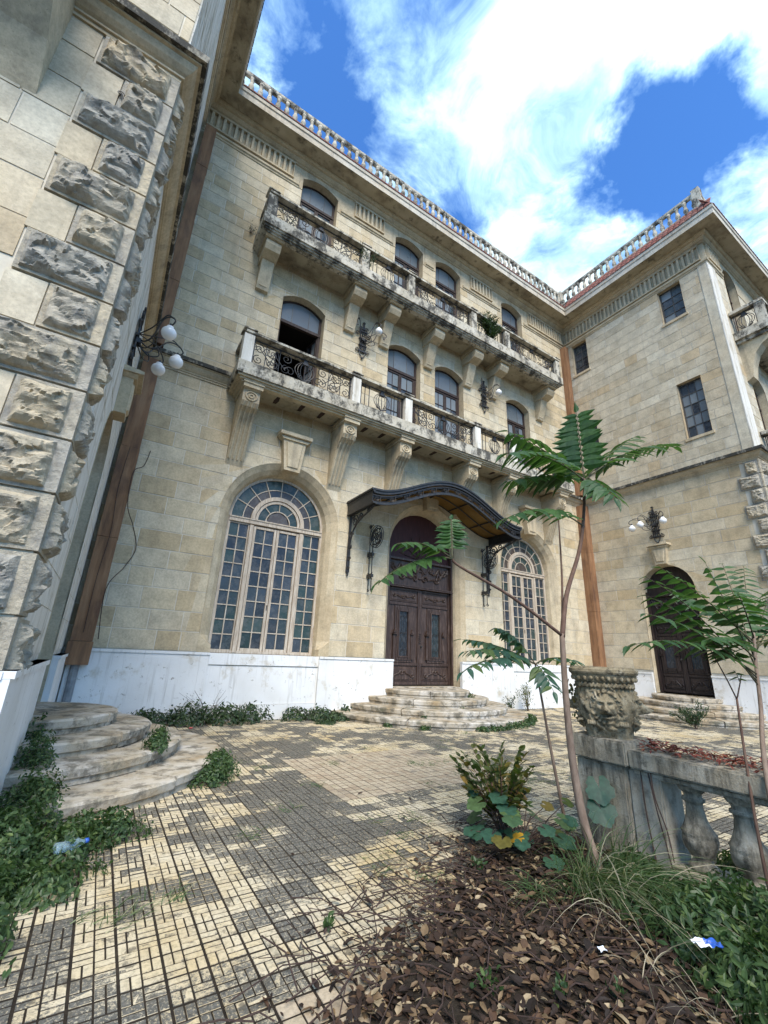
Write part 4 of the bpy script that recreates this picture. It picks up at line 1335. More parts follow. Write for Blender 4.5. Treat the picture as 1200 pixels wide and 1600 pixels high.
B_POSTS = [1.55, 4.52, 6.27, 9.05, 10.78, 13.78]
BY = 1.04
def balcony(z_top, name, corbels, low):
    b = empty(name, (7.67, YF, z_top - .4), mansion)
    u0, u1 = 1.38, 13.95
    mb = MB(FF)
    zb = z_top - .33
    mb.prism([(u0, zb), (u1, zb), (u1, z_top), (u0, z_top)], .004, BY, True)
    mb.build('slab', 'weathered', b)
    mb = MB(FF)
    for e, za, zc in ((.05, zb - .05, zb), (.10, zb - .09, zb - .05), (.16, zb - .13, zb - .09)):
        # bed mould as a thin frame round three sides
        for q in ([(u0 + e, za), (u1 - e, za), (u1 - e, zc), (u0 + e, zc)],):
            mb.prism(q, BY - e - .16, BY - e)
        mb.prism([(u0 + e, za), (u0 + e + .16, za), (u0 + e + .16, zc), (u0 + e, zc)], .004, BY - e - .16)
        mb.prism([(u1 - e - .16, za), (u1 - e, za), (u1 - e, zc), (u1 - e - .16, zc)], .004, BY - e - .16)
    mb.build('bed_moulding', 'weathered' if not low else 'trim', b)
    mb = MB(FF)
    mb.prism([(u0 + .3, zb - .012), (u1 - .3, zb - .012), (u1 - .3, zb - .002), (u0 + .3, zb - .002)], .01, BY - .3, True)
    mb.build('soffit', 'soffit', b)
    for c in corbels:
        (corbel_low if low else corbel_high)(FF, c, b)
    # posts, sides, rails
    ph = .80
    for k, u in enumerate(B_POSTS):
        mb = MB(FF)
        mb.prism([(u - .13, z_top), (u + .13, z_top), (u + .13, z_top + ph), (u - .13, z_top + ph)], BY - .30, BY - .05, True, shrink=.008)
        mb.build('post', 'limewashed' if low else 'weathered', b)
    mb = MB(FF)
    mb.prism([(u0 + .05, z_top + ph), (u1 - .05, z_top + ph), (u1 - .05, z_top + ph + .10), (u0 + .05, z_top + ph + .10)], BY - .33, BY - .02, True, shrink=.02)
    for u in B_POSTS:
        mb.prism([(u - .17, z_top + ph + .10), (u + .17, z_top + ph + .10), (u + .17, z_top + ph + .15), (u - .17, z_top + ph + .15)], BY - .35, BY - .0, True, shrink=.01)
    for a in (u0 + .05, u1 - .27):
        mb.prism([(a, z_top + ph + .001), (a + .22, z_top + ph + .001), (a + .22, z_top + ph + .099), (a, z_top + ph + .099)], .02, BY - .33, True)
    mb.build('rail', 'weathered', b)
    if low:
        mb = MB(FF)
        mb.prism([(u0 + .10, z_top), (u1 - .10, z_top), (u1 - .10, z_top + .06), (u0 + .10, z_top + .06)], BY - .22, BY - .12, True)
        mb.build('bottom_rail', 'limewashed', b)
    frp = lambda u, v, w_: FF(u, v, BY - .17 + w_)
    for i in range(5):
        iron_panel(frp, B_POSTS[i] + .13, B_POSTS[i + 1] - .13, z_top + (.06 if low else .0), z_top + ph, i % 2 == 0, b)
    for uu in (u0 + .16, u1 - .16):
        frs = (lambda uu: (lambda u, v, w_: FF(uu + w_, v, u)))(uu)
        iron_panel(frs, .03, BY - .30, z_top, z_top + ph, False, b)
    if low:
        # rusted reinforcement showing through the soffit
        for i in range(len(corbels) - 1):
            a, c = corbels[i] + .35, corbels[i + 1] - .35
            n = 3 if c - a > 1.8 else 2
            for k in range(n):
                u = a + (c - a) * (k + .5) / n + random.uniform(-.06, .06)
                w0 = random.uniform(.15, .3)
                L = random.uniform(.35, .62)
                mb = MB(FF)
                q = [(u - .04, w0), (u + .045, w0 + .01), (u + .07, w0 + L * .5), (u + .04, w0 + L), (u - .03, w0 + L - .02), (u - .055, w0 + L * .4)]
                ids = [mb.P((x, zb - .020, y)) for x, y in q]
                idt = [mb.P((x, zb - .004, y)) for x, y in q]
                mb.f.append(ids)
                for j in range(6):
                    mb.f.append([ids[j], ids[(j + 1) % 6], idt[(j + 1) % 6], idt[j]])
                mb.build('rusted_bar', 'twig', b)
    return b
bal1 = balcony(7.87, 'balcony', [1.84, 4.5, 6.33, 8.98, 10.8, 13.48], True)
bal2 = balcony(12.60, 'balcony', [1.80, 4.55, 5.83, 7.66, 9.5, 10.8, 13.52], False)

# balconies on the right wing's own front, seen edge on
def side_balcony(z_top):
    b = empty('balcony', (18.4, YA, z_top), mansion)
    mb = MB(FA)
    mb.prism([(16.7, z_top - .3), (20.3, z_top - .3), (20.3, z_top), (16.7, z_top)], .02, 1.0, True)
    mb.prism([(16.8, z_top - .42), (20.2, z_top - .42), (20.2, z_top - .3), (16.8, z_top - .3)], .02, .9, True)
    mb.build('slab', 'weathered', b)
    for u in (16.87, 20.1):
        mb = MB(FA)
        mb.prism([(u - .12, z_top), (u + .12, z_top), (u + .12, z_top + .8), (u - .12, z_top + .8)], .72, .96, True)
        mb.build('post', 'weathered', b)
        mb = MB(FA)
        mb.prism([(u - .15, z_top + .8), (u + .15, z_top + .8), (u + .15, z_top + .92), (u - .15, z_top + .92)], .02, .98, True, shrink=.01)
        mb.build('rail', 'weathered', b)
        iron_panel(lambda x, v, w_: FA(u + w_, v, x), .06, .72, z_top + .02, z_top + .8, False, b)
    mb = MB(FA)
    mb.prism([(17.0, z_top + .8), (20.0, z_top + .8), (20.0, z_top + .92), (17.0, z_top + .92)], .74, .98, True, shrink=.01)
    mb.build('rail', 'weathered', b)
    iron_panel(lambda x, v, w_: FA(x, v, .84 + w_), 17.0, 19.98, z_top + .02, z_top + .8, True, b)
    for u in (17.1, 19.9):
        mb = MB(FA)
        pr = [(0, z_top - .42), (.85, z_top - .42), (.85, z_top - .6), (.62, z_top - .72), (.42, z_top - .95), (.28, z_top - 1.35), (.20, z_top - 1.8), (0, z_top - 1.9)]
        A = [(u - .2, v, w_) for w_, v in pr]
        B = [(u + .2, v, w_) for w_, v in pr]
        mb.bridge(A, B)
        mb.face(A)
        mb.face(B)
        mb.build('corbel', 'trim', b)
side_balcony(7.9)
side_balcony(12.72)
# corner pilaster of the right wing
mb = MB(FA)
mb.prism([(XR - .03, 7.95), (XR + .62, 7.95), (XR + .62, 15.54), (XR - .03, 15.54)], 0.001, 0.03)
mb.build('pilaster', 'limewashed', mansion)
mb = MB(FR)
mb.prism([(YA - .028, 7.95), (YA + .28, 7.95), (YA + .28, 15.54), (YA - .028, 15.54)], 0.001, 0.024)
mb.build('pilaster', 'ashlar_pale', mansion)

# ---------------------------------------------------------------- entrance canopy
can = empty('canopy', (DC - .12, YF, 5.3), mansion)
CC, CH, CY = 7.67, 2.68, 1.36
def cz(s):
    return 5.34 + 0.80 * (0.5 + 0.5 * cos(pi * min(1, abs(s) * 1.06))) ** 0.85 if abs(s) < .94 else 5.34
NS = 48
curve = [(CC + CH * (2 * i / NS - 1), cz(2 * i / NS - 1)) for i in range(NS + 1)]
mb = MB(FF)
def band(d0, d1, w0, w1):
    A = [(u, v + d0, w1) for u, v in curve]
    B = [(u, v + d1, w1) for u, v in curve]
    A2 = [(u, v + d0, w0) for u, v in curve]
    B2 = [(u, v + d1, w0) for u, v in curve]
    for p, q in ((A, B), (B, B2), (B2, A2), (A2, A)):
        mb.bridge(p, q, False)
band(.0, .05, CY - .10, CY + .06)
band(-.04, .0, CY - .08, CY + .03)
band(-.075, -.04, CY - .06, CY + .045)
band(-.135, -.11, CY - .01, CY + .012)
band(-.315, -.29, CY - .01, CY + .012)
band(-.35, -.315, CY - .02, CY + .02)
for i in range(1, NS, 4):
    u, v = curve[i]
    for r in (.062, .032):
        mb.tube([(u + r * cos(a), v - .212 + r * sin(a), CY) for a in [2 * pi * k / 12 for k in range(13)]], .009, 5)
    j = min(i + 2, NS)
    if j + 1 <= NS:
        (ua, va), (ub, vb) = curve[i + 1], curve[min(i + 3, NS)]
        mb.tube([(ua, va - .16, CY), (ub, vb - .16, CY), (ub, vb - .265, CY), (ua, va - .265, CY), (ua, va - .16, CY)], .007, 5)
        mb.tube([(ua, va - .12, CY), (ua, va - .30, CY)], .007, 5)
# plate behind the open work
A = [(u, v - .10, CY - .03) for u, v in curve]
B = [(u, v - .17, CY - .03) for u, v in curve]
mb.bridge(A, B, False)
A = [(u, v - .26, CY - .03) for u, v in curve]
B = [(u, v - .34, CY - .03) for u, v in curve]
mb.bridge(A, B, False)
mb.build('fascia', 'iron', can)
for s, (u, v) in ((-1, curve[0]), (1, curve[-1])):
    mb = MB(FF)
    for d0, d1, o in ((0, .05, .05), (-.05, 0, .02), (-.35, -.31, .02)):
        a, b = sorted((u - s * .05, u + s * o))
        mb.prism([(a, v + d0), (b, v + d0), (b, v + d1), (a, v + d1)], .02, CY + .05, True)
    mb.prism([(u - .01, v - .31), (u + .01, v - .31), (u + .01, v - .05), (u - .01, v - .05)], .02, CY, True)
    mb.build('side_fascia', 'iron', can)
mb = MB(FF)
mb.bridge([(u, v - .03, CY - .05) for u, v in curve], [(u, v - .03, .01) for u, v in curve], False)
mb.build('roof_sheet', 'canopy_sheet', can, fix=False)
mb = MB(FF)
mb.bridge([(u, v + .012, CY + .02) for u, v in curve], [(u, v + .012, .01) for u, v in curve], False)
mb.build('lead_cover', 'iron', can, fix=False)
mb = MB(FF)
for k in range(0, NS + 1, 8):
    u, v = curve[k]
    mb.tube([(u, v - .06, .02), (u, v - .06, CY)], .02, 6)
for ww in (.03, .5, .95):
    mb.tube([(u, v - .06, ww) for u, v in curve], .018, 6)
mb.build('ribs', 'iron', can)
for s in (-1, 1):
    u = CC + s * (CH - .10)
    mb = MB(FF)
    T = lambda q, r=.018: mb.tube([(u, v, w_) for w_, v in q], r, 6)
    mb.prism([(u - .05, 3.45), (u + .05, 3.45), (u + .03, 5.02), (u - .03, 5.02)], .02, .06, True, shrink=.005)
    T([(.04, 3.35), (.05, 3.9), (.10, 4.3), (.22, 4.55), (.42, 4.72), (.70, 4.82), (1.05, 4.9), (1.3, 4.98)], .024)
    T([(.06, 5.0), (.5, 5.0), (1.3, 5.0)], .022)
    T(spiral(.30, 4.80, .17, 1.6, 0, 1, 24))
    T(spiral(.62, 4.88, .11, 1.5, 0, -1, 20))
    T(spiral(.14, 4.44, .10, 1.4, 0, 1, 18))
    T(spiral(.12, 4.12, .07, 1.4, pi, -1, 16))
    T(spiral(.10, 3.80, .06, 1.3, 0, 1, 14))
    T(spiral(1.0, 4.93, .07, 1.4, 0, 1, 16))
    T(spiral(.08, 3.55, .05, 1.3, 0, 1, 12))
    for q in ((.18, 4.92), (.46, 4.76)):
        T(spiral(q[0], q[1], .07, 1.3, 1.5, -1, 14))
    mb.build('bracket', 'iron', can)

# ---------------------------------------------------------------- downpipe ducts in both inner corners
def duct(x0, x1, y0, y1, segs, mat='rust_duct'):
    d = empty('downpipe', ((x0 + x1) / 2, y1, segs[0][0]), mansion)
    for a, b, e in segs:
        mb = MB()
        mb.box(x0 - e, x1 + e, y0 - e, y1, a, b)
        mb.build('duct_section', mat, d)
    return d
dl = duct(-.47, -.13, 9.72, 9.985, [(1.05, 1.45, .02), (1.456, 3.4, 0), (3.406, 5.35, .006), (5.356, 7.58, 0), (8.04, 9.9, -.03), (9.906, 11.9, -.024), (11.906, 13.9, -.03), (13.906, 15.5, -.024)])
mb = MB()
mb.tube([(-.30, 9.86, .0), (-.30, 9.86, 1.1)], .07, 10)
mb.build('pipe', 'metal_pipe', dl)
dr = duct(15.50, 15.865, 9.68, 9.985, [(1.0, 3.3, 0), (3.306, 5.6, .006), (5.606, 7.58, 0), (8.04, 11.8, -.055), (11.806, 15.5, -.05)])
for nm, pts, r in (('cable', [(-.05, 9.93, 1.5), (-.12, 9.69, 2.4), (.10, 9.96, 2.9), (.22, 9.965, 3.3), (.08, 9.97, 3.75), (-.10, 9.69, 4.1), (-.14, 9.69, 4.8), (.02, 9.97, 5.1), (.08, 9.97, 5.5)], .008),
                   ('cable', [(-.30, 9.70, 1.6), (-.31, 9.69, 2.6), (-.27, 9.69, 3.5), (-.33, 9.69, 4.4), (-.30, 9.69, 5.4)], .006)):
    P = [Vector(p) for p in pts]
    q = []
    for i in range(len(P) - 1):
        p0, p1, p2, p3 = P[max(i - 1, 0)], P[i], P[i + 1], P[min(i + 2, len(P) - 1)]
        for k in range(8):
            t = k / 8
            q.append(0.5 * ((2 * p1) + (p2 - p0) * t + (2 * p0 - 5 * p1 + 4 * p2 - p3) * t * t + (3 * p1 - p0 - 3 * p2 + p3) * t ** 3))
    mb = MB()
    mb.tube(q, r, 5)
    mb.build(nm, 'twig', dl)

# ---------------------------------------------------------------- the wall stones, ranked by how large they show
def stone_size(s):
    a, b, v0, v1 = s['box']
    q = [px(s['fr'](u, v, 0)) for u, v in ((a, v0), (b, v0), (b, v1), (a, v1))]
    if any(p is None for p in q):
        return 0
    c = (sum(p[0] for p in q) / 4, sum(p[1] for p in q) / 4)
    if not (-20 < c[0] < 1220 and -20 < c[1] < 1620):
        return 0
    return area(q) * sum(area(p) for p in s['polys']) / max(1e-6, (b - a) * (v1 - v0))
order = sorted(range(len(STONES)), key=lambda i: -stone_size(STONES[i]))
single = set(order[:330])
unit = {}
rest = {}
for i, s in enumerate(STONES):
    if i in single:
        a, b, v0, v1 = s['box']
        mb = MB(s['fr'])
        for p in s['polys']:
            mb.prism(p, 0.0005, s['d'], shrink=0.003 if s['whole'] else 0.0)
        mb.build('stone', s['mat'], s['wall'])
    else:
        key = (s['wall'].name, s['mat'])
        if key not in rest:
            rest[key] = (s['wall'], MB())
        m = MB(s['fr'])
        for p in s['polys']:
            m.prism(p, 0.0005, s['d'])
        M = rest[key][1]
        off = len(M.v)
        M.v += m.v
        M.f += [[k + off for k in f] for f in m.f]
for (wn_, mat), (wall, M) in rest.items():
    tag(M.build('stonework', mat, wall, fix=False), kind='stuff')
# ---------------------------------------------------------------- wall lamps
def sweep_pts(pts, n=6):
    P = [Vector(p) for p in pts]
    q = []
    for i in range(len(P) - 1):
        p0, p1, p2, p3 = P[max(i - 1, 0)], P[i], P[i + 1], P[min(i + 2, len(P) - 1)]
        for k in range(n):
            t = k / n
            q.append(0.5 * ((2 * p1) + (p2 - p0) * t + (2 * p0 - 5 * p1 + 4 * p2 - p3) * t * t + (3 * p1 - p0 - 3 * p2 + p3) * t ** 3))
    q.append(P[-1])
    return q
def wall_lamp(fr, uc, vc, label, globes, group=None):
    """iron back plate of bars and scrolls, curled arms, white glass globes; local heights from -0.62 to 0.75"""
    L = tag(empty('wall_lamp', fr(uc, vc - .6, 0)), label, 'lamp', group)
    f2 = lambda u, v, w_: fr(uc + u, vc + v, w_)
    mb = MB(f2)
    T = lambda q, r=.014, n=5: mb.tube(q, r, n)
    for x in (-.10, -.035, .035, .10):
        T([(x, -.42, .05), (x, .45, .05)], .016)
    for v in (-.38, -.15, .1, .38):
        mb.prism([(-.14, v - .02), (.14, v - .02), (.14, v + .02), (-.14, v + .02)], .02, .075, True)
    mb.prism([(-.085, -.02), (.085, -.02), (.085, .10), (-.085, .10)], .02, .12, True, shrink=.02)
    mb.prism([(-.05, .45), (.05, .45), (.02, .66), (-.02, .66)], .03, .08, True)
    for q in ((-.10, .5), (.10, .5)):
        T([(u, v, .06) for u, v in spiral(q[0], q[1], .07, 1.4, 0, 1 if q[0] > 0 else -1)])
    T([(u, v, .06) for u, v in spiral(0, .70, .045, 1.2)], .016)
    for s in (-1, 1):
        T([(s * .10, -.40, .05), (s * .08, -.50, .05), (0, -.62, .05)], .016)
        T([(u, v, .05) for u, v in spiral(s * .20, -.36, .075, 1.4, pi / 2, s)])
        T([(u, v, .05) for u, v in spiral(s * .19, .28, .08, 1.4, -pi / 2, s)])
        T([(u, v, .05) for u, v in spiral(s * .06, -.24, .06, 1.4, 0, s)])
    T([(u, v, .05) for u, v in spiral(0, -.62, .04, 1.2)], .014)
    mb.build('back_plate', 'iron', L)
    for (gu, gv, gw, has) in globes:
        d = Vector((gu, 0, gw)).normalized()
        R = hypot(gu, gw)
        at = lambda r, v: (d.x * r, v, .06 + d.z * r)
        m2 = MB(f2)
        m2.tube(sweep_pts([at(0, .12), at(R * .25, .02), at(R * .5, .10), at(R * .7, gv + .30), at(R * .95, gv + .33), at(R * 1.12, gv + .24), at(R * 1.06, gv + .16), at(R * 1.0, gv + .18)]), .013, 5)
        m2.tube(sweep_pts([at(0, .02), at(R * .3, -.12), at(R * .55, -.06), at(R * .5, .06), at(R * .38, .02)]), .011, 5)
        m2.tube(sweep_pts([at(0, .2), at(R * .4, .28), at(R * .8, gv + .38), at(R * 1.02, gv + .30)]), .010, 5)
        m2.tube([at(R, gv + .18), at(R, gv + .08)], .022, 8)
        arm = m2.build('arm', 'iron', L)
        if has:
            m3 = MB()
            c = f2(*at(R, gv))
            m3.lathe([(.045, .125), (.055, .12), (.055, .085), (.075, .078), (.10, .055), (.115, .02), (.117, -.015), (.105, -.055), (.075, -.092), (.035, -.112), (.008, -.117)], 16, c)
            m3.build('globe', 'globe_glass', L, smooth=True)
    return L
G3 = [(-.55, -.02, .32, True), (.10, .08, .62, True), (.52, .06, .25, True)]
wall_lamp(FF, 5.08, 10.80, 'black iron scroll lamp with one white globe left between upper windows beside the open window', [(-.32, .28, .20, False), (.30, .22, .45, True), (.62, .12, .25, False)])
wall_lamp(FF, 10.36, 10.80, 'black iron scroll lamp with one white globe between twin windows and right hand upper window', [(-.32, .28, .20, False), (.30, .10, .45, True), (.60, .12, .22, False)])
wall_lamp(FR, 7.23, 6.16, 'black iron lamp with three white globes above the right wing door', [(.62, -.02, .35, True), (.25, .02, .50, True), (-.42, .06, .30, True)])
wall_lamp(FB, 7.22, 6.16, 'black iron lamp with three white globes high on the left wing above its steps', [(-.45, .10, .42, True), (.10, -.02, .62, True), (.55, .0, .38, True)])

# ---------------------------------------------------------------- iron torch holders either side of the canopy door
def holder(uc, label):
    L = tag(empty('torch_holder', FF(uc, 2.9, 0)), label, 'bracket', None)
    f2 = lambda w_, v, u: FF(uc + u, v, w_)
    mb = MB(f2)
    for x in (.07, .22):
        mb.tube([(x, 3.08, 0), (x, 4.25, 0)], .014, 6)
        mb.tube([(w_, v, 0) for w_, v in spiral(x + .02, 3.04, .05, 1.2, pi / 2, 1)], .012, 5)
    for v in (3.42, 4.0):
        mb.prism([(.0, v - .05), (.28, v - .05), (.28, v + .05), (.0, v + .05)], -.035, .035, True, shrink=.012)
        for z in (-.09, .09):
            mb.tube([(0.02, v + z, 0), (.12, v + z * .5, .05), (.26, v + z, 0)], .012, 5)
    mb.build('upright', 'iron', L)
    mb = MB(f2)
    for r in (.30, .235):
        for dz in (-.03, .03):
            mb.tube([(.40 + r * cos(a), 4.46 + r * sin(a), dz) for a in [2 * pi * k / 28 for k in range(29)]], .011, 5)
    for k in range(6):
        a = 2 * pi * k / 6
        mb.tube([(.40 + .12 * cos(a) + .11 * cos(b), 4.46 + .12 * sin(a) + .11 * sin(b), 0) for b in [2 * pi * j / 16 for j in range(17)]], .010, 5)
    mb.tube([(.40 + .09 * cos(b), 4.46 + .09 * sin(b), 0) for b in [2 * pi * j / 14 for j in range(15)]], .016, 5)
    mb.tube([(.12, 4.46, 0), (.68, 4.46, 0)], .010, 5)
    mb.tube([(.07, 4.2, 0), (.05, 4.55, 0), (.10, 4.78, 0), (.20, 4.84, 0)], .014, 5)
    mb.tube([(w_, v, 0) for w_, v in spiral(.06, 4.80, .06, 1.3)], .014, 5)
    mb.build('scroll_wheel', 'iron', L)
holder(5.72, 'iron scroll wheel bracket on the wall between left arched window and main door')
holder(9.98, 'iron scroll wheel bracket on the wall between main door and right arched window')

# ---------------------------------------------------------------- semicircular stone steps
def steps(fr, uc, radii, rise, label, seed, group=None):
    rd = random.Random(seed)
    S = tag(empty('stone_steps', fr(uc, 0, 0)), label, 'steps', group)
    n = len(radii)
    for k, r in enumerate(radii):
        z0, z1 = rise * k, rise * (k + 1)
        zt = z1 - .07
        inner = max(0.0, (radii[k + 1] if k + 1 < n else 0) - .12)
        m = 4 if k < n - 1 else 3
        ang = [0] + [pi * (i + rd.uniform(-.12, .12)) / m for i in range(1, m)] + [pi]
        for a0, a1 in zip(ang, ang[1:]):
            a0 += .006
            a1 -= .006
            mb = MB(fr)
            q = 10
            dz = rd.uniform(-.012, .008)
            tilt = rd.uniform(-.006, .006)
            jr = rd.uniform(-.02, .02)
            def ring(rad, z, w_=None):
                out = []
                for i in range(q + 1):
                    a = a0 + (a1 - a0) * i / q
                    rr = rad + jr + (0.012 * noise.noise(Vector((a * 9, k, seed))) if rad > inner + .05 else 0)
                    out.append((uc + rr * cos(a), z + dz + tilt * i / q, max(.003, rr * sin(a) + .003)))
                return out
            rows = [ring(r - .034, z0 - (.05 if k == 0 else 0)), ring(r - .034, zt - .04), ring(r - .006, zt - .022), ring(r + .004, z1 - .02), ring(r - .015, z1), ring(max(.02, inner), z1)]
            for A, B in zip(rows, rows[1:]):
                mb.bridge(A, B, False)
            for e in (0, q):
                mb.face([rw[e] for rw in rows] + [ring(max(.02, inner), z0)[e]])
            mb.build('step_stone', 'step_stone', S)
    mb = MB(fr)
    for k, r in enumerate(radii):
        pts = [(uc + (r - .06) * cos(pi * i / 20), (r - .06) * sin(pi * i / 20)) for i in range(21)]
        A = [(u, rise * k - .02, max(.002, w_)) for u, w_ in pts]
        B = [(u, rise * (k + 1) - .03, max(.002, w_)) for u, w_ in pts]
        mb.bridge(A, B, False)
        mb.face(B)
    mb.build('core', 'step_stone', S)
    return S
steps(FF, 7.62, [2.72, 2.22, 1.74, 1.26], .155, 'four curved stone steps below the main entrance canopy', 3)
steps(FB, 7.05, [2.26, 1.76, 1.34, .92], .158, 'cracked curved stone steps beside the left wing wall with weeds round them', 5)
steps(FR, 7.15, [2.46, 1.95, 1.45, .98], .150, 'curved stone steps at the dark right wing door', 9)

# ---------------------------------------------------------------- ground and paving
mb = MB()
mb.face([(-300, -300, -.03), (300, -300, -.03), (300, 300, -.03), (-300, 300, -.03)])
ground = tag(mb.build('ground', 'soil'), 'dark bare soil under and around the courtyard', 'ground', None, 'structure')
pave = tag(MB().box(XL, XR, .5, YF, -.06, -.0026).build('courtyard_paving', 'soil'), 'cream basket weave courtyard tiles blotched with black lichen', 'paving', None, 'structure')

def litter_edge(x, y):
    """the old flower bed in front: more than zero where soil and leaves cover the tiles"""
    # polyline from (1.0,2.0) to (2.75,2.95) and then along the balustrade
    pts = [(0.55, 1.2), (1.05, 1.95), (1.5, 2.22), (1.95, 2.45), (2.35, 2.62), (2.75, 2.93), (3.6, 3.05), (3.9, 2.8)]
    if x > 3.78:
        return -1
    if x < .55:
        return -1
    for (x0, y0), (x1, y1) in zip(pts, pts[1:]):
        if x0 <= x <= x1:
            return (y0 + (y1 - y0) * (x - x0) / (x1 - x0)) - y
    return -1
nx0, nx1 = int(math.floor(XL / TILE)), int(math.ceil(XR / TILE))
ny0, ny1 = 4, int(math.ceil(YF / TILE))
def tile_shape(kind, rd):
    """bricks of one tile as rectangles in 0..1"""
    R = []
    if kind == 0:
        for i in range(2):
            for j in range(2):
                a, b = i * .5, j * .5
                if (i + j) % 2 == 0:
                    R += [(a, a + .5, b, b + .25), (a, a + .5, b + .25, b + .5)]
                else:
                    R += [(a, a + .25, b, b + .5), (a + .25, a + .5, b, b + .5)]
    elif kind == 1:
        for i in range(2):
            for j in range(2):
                a, b = i * .5, j * .5
                if (i + j) % 2 == 1:
                    R += [(a, a + .5, b, b + .25), (a, a + .5, b + .25, b + .5)]
                else:
                    R += [(a, a + .25, b, b + .5), (a + .25, a + .5, b, b + .5)]
    elif kind == 2:
        for i in range(2):
            for j in range(2):
                a, b = i * .5, j * .5
                R += [(a, a + .5, b, b + .25), (a, a + .25, b + .25, b + .5), (a + .25, a + .5, b + .25, b + .5)]
    else:
        for i in range(2):
            for j in range(2):
                R.append((i * .5, i * .5 + .5, j * .5, j * .5 + .5))
    return R
def add_tile(V, F, x, y, kind, rd, drop):
    g = .011
    for (a, b, c, d) in tile_shape(kind, rd):
        # wider joints at the tile edge than between its bricks
        ga = .0056 if a == 0 else .0028
        gb = .0056 if b == 1 else .0028
        gc = .0078 if c == 0 else .0046
        gd = .0078 if d == 1 else .0046
        x0, x1, y0, y1 = x + a * TILE + ga, x + b * TILE - gb, y + c * TILE + gc, y + d * TILE - gd
        h = rd.uniform(-.0003, .0022) + drop
        e = .0020
        o = len(V)
        t = [rd.uniform(-.0006, .0006) for _ in range(4)]
        V += [(x0, y0, -.011), (x1, y0, -.011), (x1, y1, -.011), (x0, y1, -.011),
              (x0 + e, y0 + e, h + t[0]), (x1 - e, y0 + e, h + t[1]), (x1 - e, y1 - e, h + t[2]), (x0 + e, y1 - e, h + t[3])]
        F += [(o + 4, o + 5, o + 6, o + 7), (o, o + 1, o + 5, o + 4), (o + 1, o + 2, o + 6, o + 5), (o + 2, o + 3, o + 7, o + 6), (o + 3, o, o + 4, o + 7)]
rd = random.Random(21)
near = []
allt = []
for i in range(nx0, nx1):
    for j in range(ny0, ny1):
        x, y = i * TILE, j * TILE
        if x + TILE > XR or x < XL:
            continue
        le = litter_edge(x + TILE / 2, y + TILE / 2)
        if le > .28:
            continue
        kind = 3 if (2.42 < x < 4.55 and 4.5 < y < 6.3) else (0 if (i + j) % 2 else 1)
        if .9 < x < 3 and y < 2.15:
            kind = 3
        drop = .0010 * noise.noise(Vector((x * .7, y * .7, 3))) + .0008 * noise.noise(Vector((x * 4, y * 4, 1)))
        p = px((x + TILE / 2, y + TILE / 2, 0))
        q = px((x + TILE, y + TILE, 0))
        vis = p is not None and -30 < p[0] < 1230 and p[1] < 1630
        allt.append((hypot(x, y + 0.0) if vis else 1e9, x, y, kind, drop))
allt.sort()
variants = {}
SV, SF, BV, BF = [], [], [], []
for k, (d, x, y, kind, drop) in enumerate(allt):
    if k < 310 and d < 1e8:
        key = (kind, rd.randrange(4))
        if key not in variants:
            V, F = [], []
            add_tile(V, F, 0, 0, kind, rd, 0)
            me = bpy.data.meshes.new('tile')
            me.from_pydata(V, [], F)
            me.materials.append(MATS['paving_brick' if kind == 3 else 'paving_tile'])
            variants[key] = me
        link('tile', variants[key], pave, Matrix.Translation((x, y, drop)))
    elif kind == 3:
        add_tile(BV, BF, x, y, kind, rd, drop)
    else:
        add_tile(SV, SF, x, y, kind, rd, drop)
for V, F, m, nm in ((SV, SF, 'paving_tile', 'basket_weave_tiles'), (BV, BF, 'paving_brick', 'brick_patch')):
    if V:
        me = bpy.data.meshes.new(nm)
        me.from_pydata(V, [], F)
        me.materials.append(MATS[m])
        tag(link(nm, me, pave), kind='stuff')
# ---------------------------------------------------------------- foreground balustrade and lion urn
gb = tag(empty('garden_balustrade', (3.97, 2.0, 0)), 'weathered grey stone garden balustrade with square end pedestal and bulbous balusters', 'balustrade')
def rough_box(x0, x1, y0, y1, z0, z1, name, mat, parent, amp=.006, step=.05, bev=.012):
    """box with softly worn, uneven faces"""
    bm = bmesh.new()
    bmesh.ops.create_cube(bm, size=1.0)
    for v in bm.verts:
        v.co = Vector(((x0 + x1) / 2 + v.co.x * (x1 - x0), (y0 + y1) / 2 + v.co.y * (y1 - y0), (z0 + z1) / 2 + v.co.z * (z1 - z0)))
    bmesh.ops.bevel(bm, geom=bm.edges[:], offset=bev, segments=2, affect='EDGES')
    n = max(1, int(max(x1 - x0, y1 - y0, z1 - z0) / step))
    bmesh.ops.subdivide_edges(bm, edges=[e for e in bm.edges if e.calc_length() > step * 1.5], cuts=min(14, n), use_grid_fill=True)
    for v in bm.verts:
        q = v.co * 7
        v.co += Vector((noise.noise(q), noise.noise(q + Vector((9, 0, 0))), noise.noise(q + Vector((0, 9, 0))))) * amp
    me = bpy.data.meshes.new(name)
    bm.to_mesh(me)
    bm.free()
    me.materials.append(MATS[mat])
    o = bpy.data.objects.new(name, me)
    C.objects.link(o)
    adopt(o, parent)
    return o
rough_box(3.80, 4.20, 2.27, 2.70, -.05, .665, 'pedestal', 'old_stone', gb, .008)
rough_box(3.755, 4.245, 2.225, 2.745, .668, .845, 'pedestal_cap', 'old_stone', gb, .008)
rough_box(3.84, 4.14, 2.02, 2.268, -.05, .655, 'half_pilaster', 'grey_render', gb, .003)
rough_box(3.78, 4.17, -1.2, 2.222, .665, .795, 'rail', 'old_stone', gb, .007)
rough_box(3.83, 4.12, -1.2, 2.222, .615, .664, 'rail_bed', 'old_stone', gb, .005)
rough_box(3.82, 4.14, -1.2, 2.02, -.05, .075, 'base_course', 'old_stone', gb, .007)
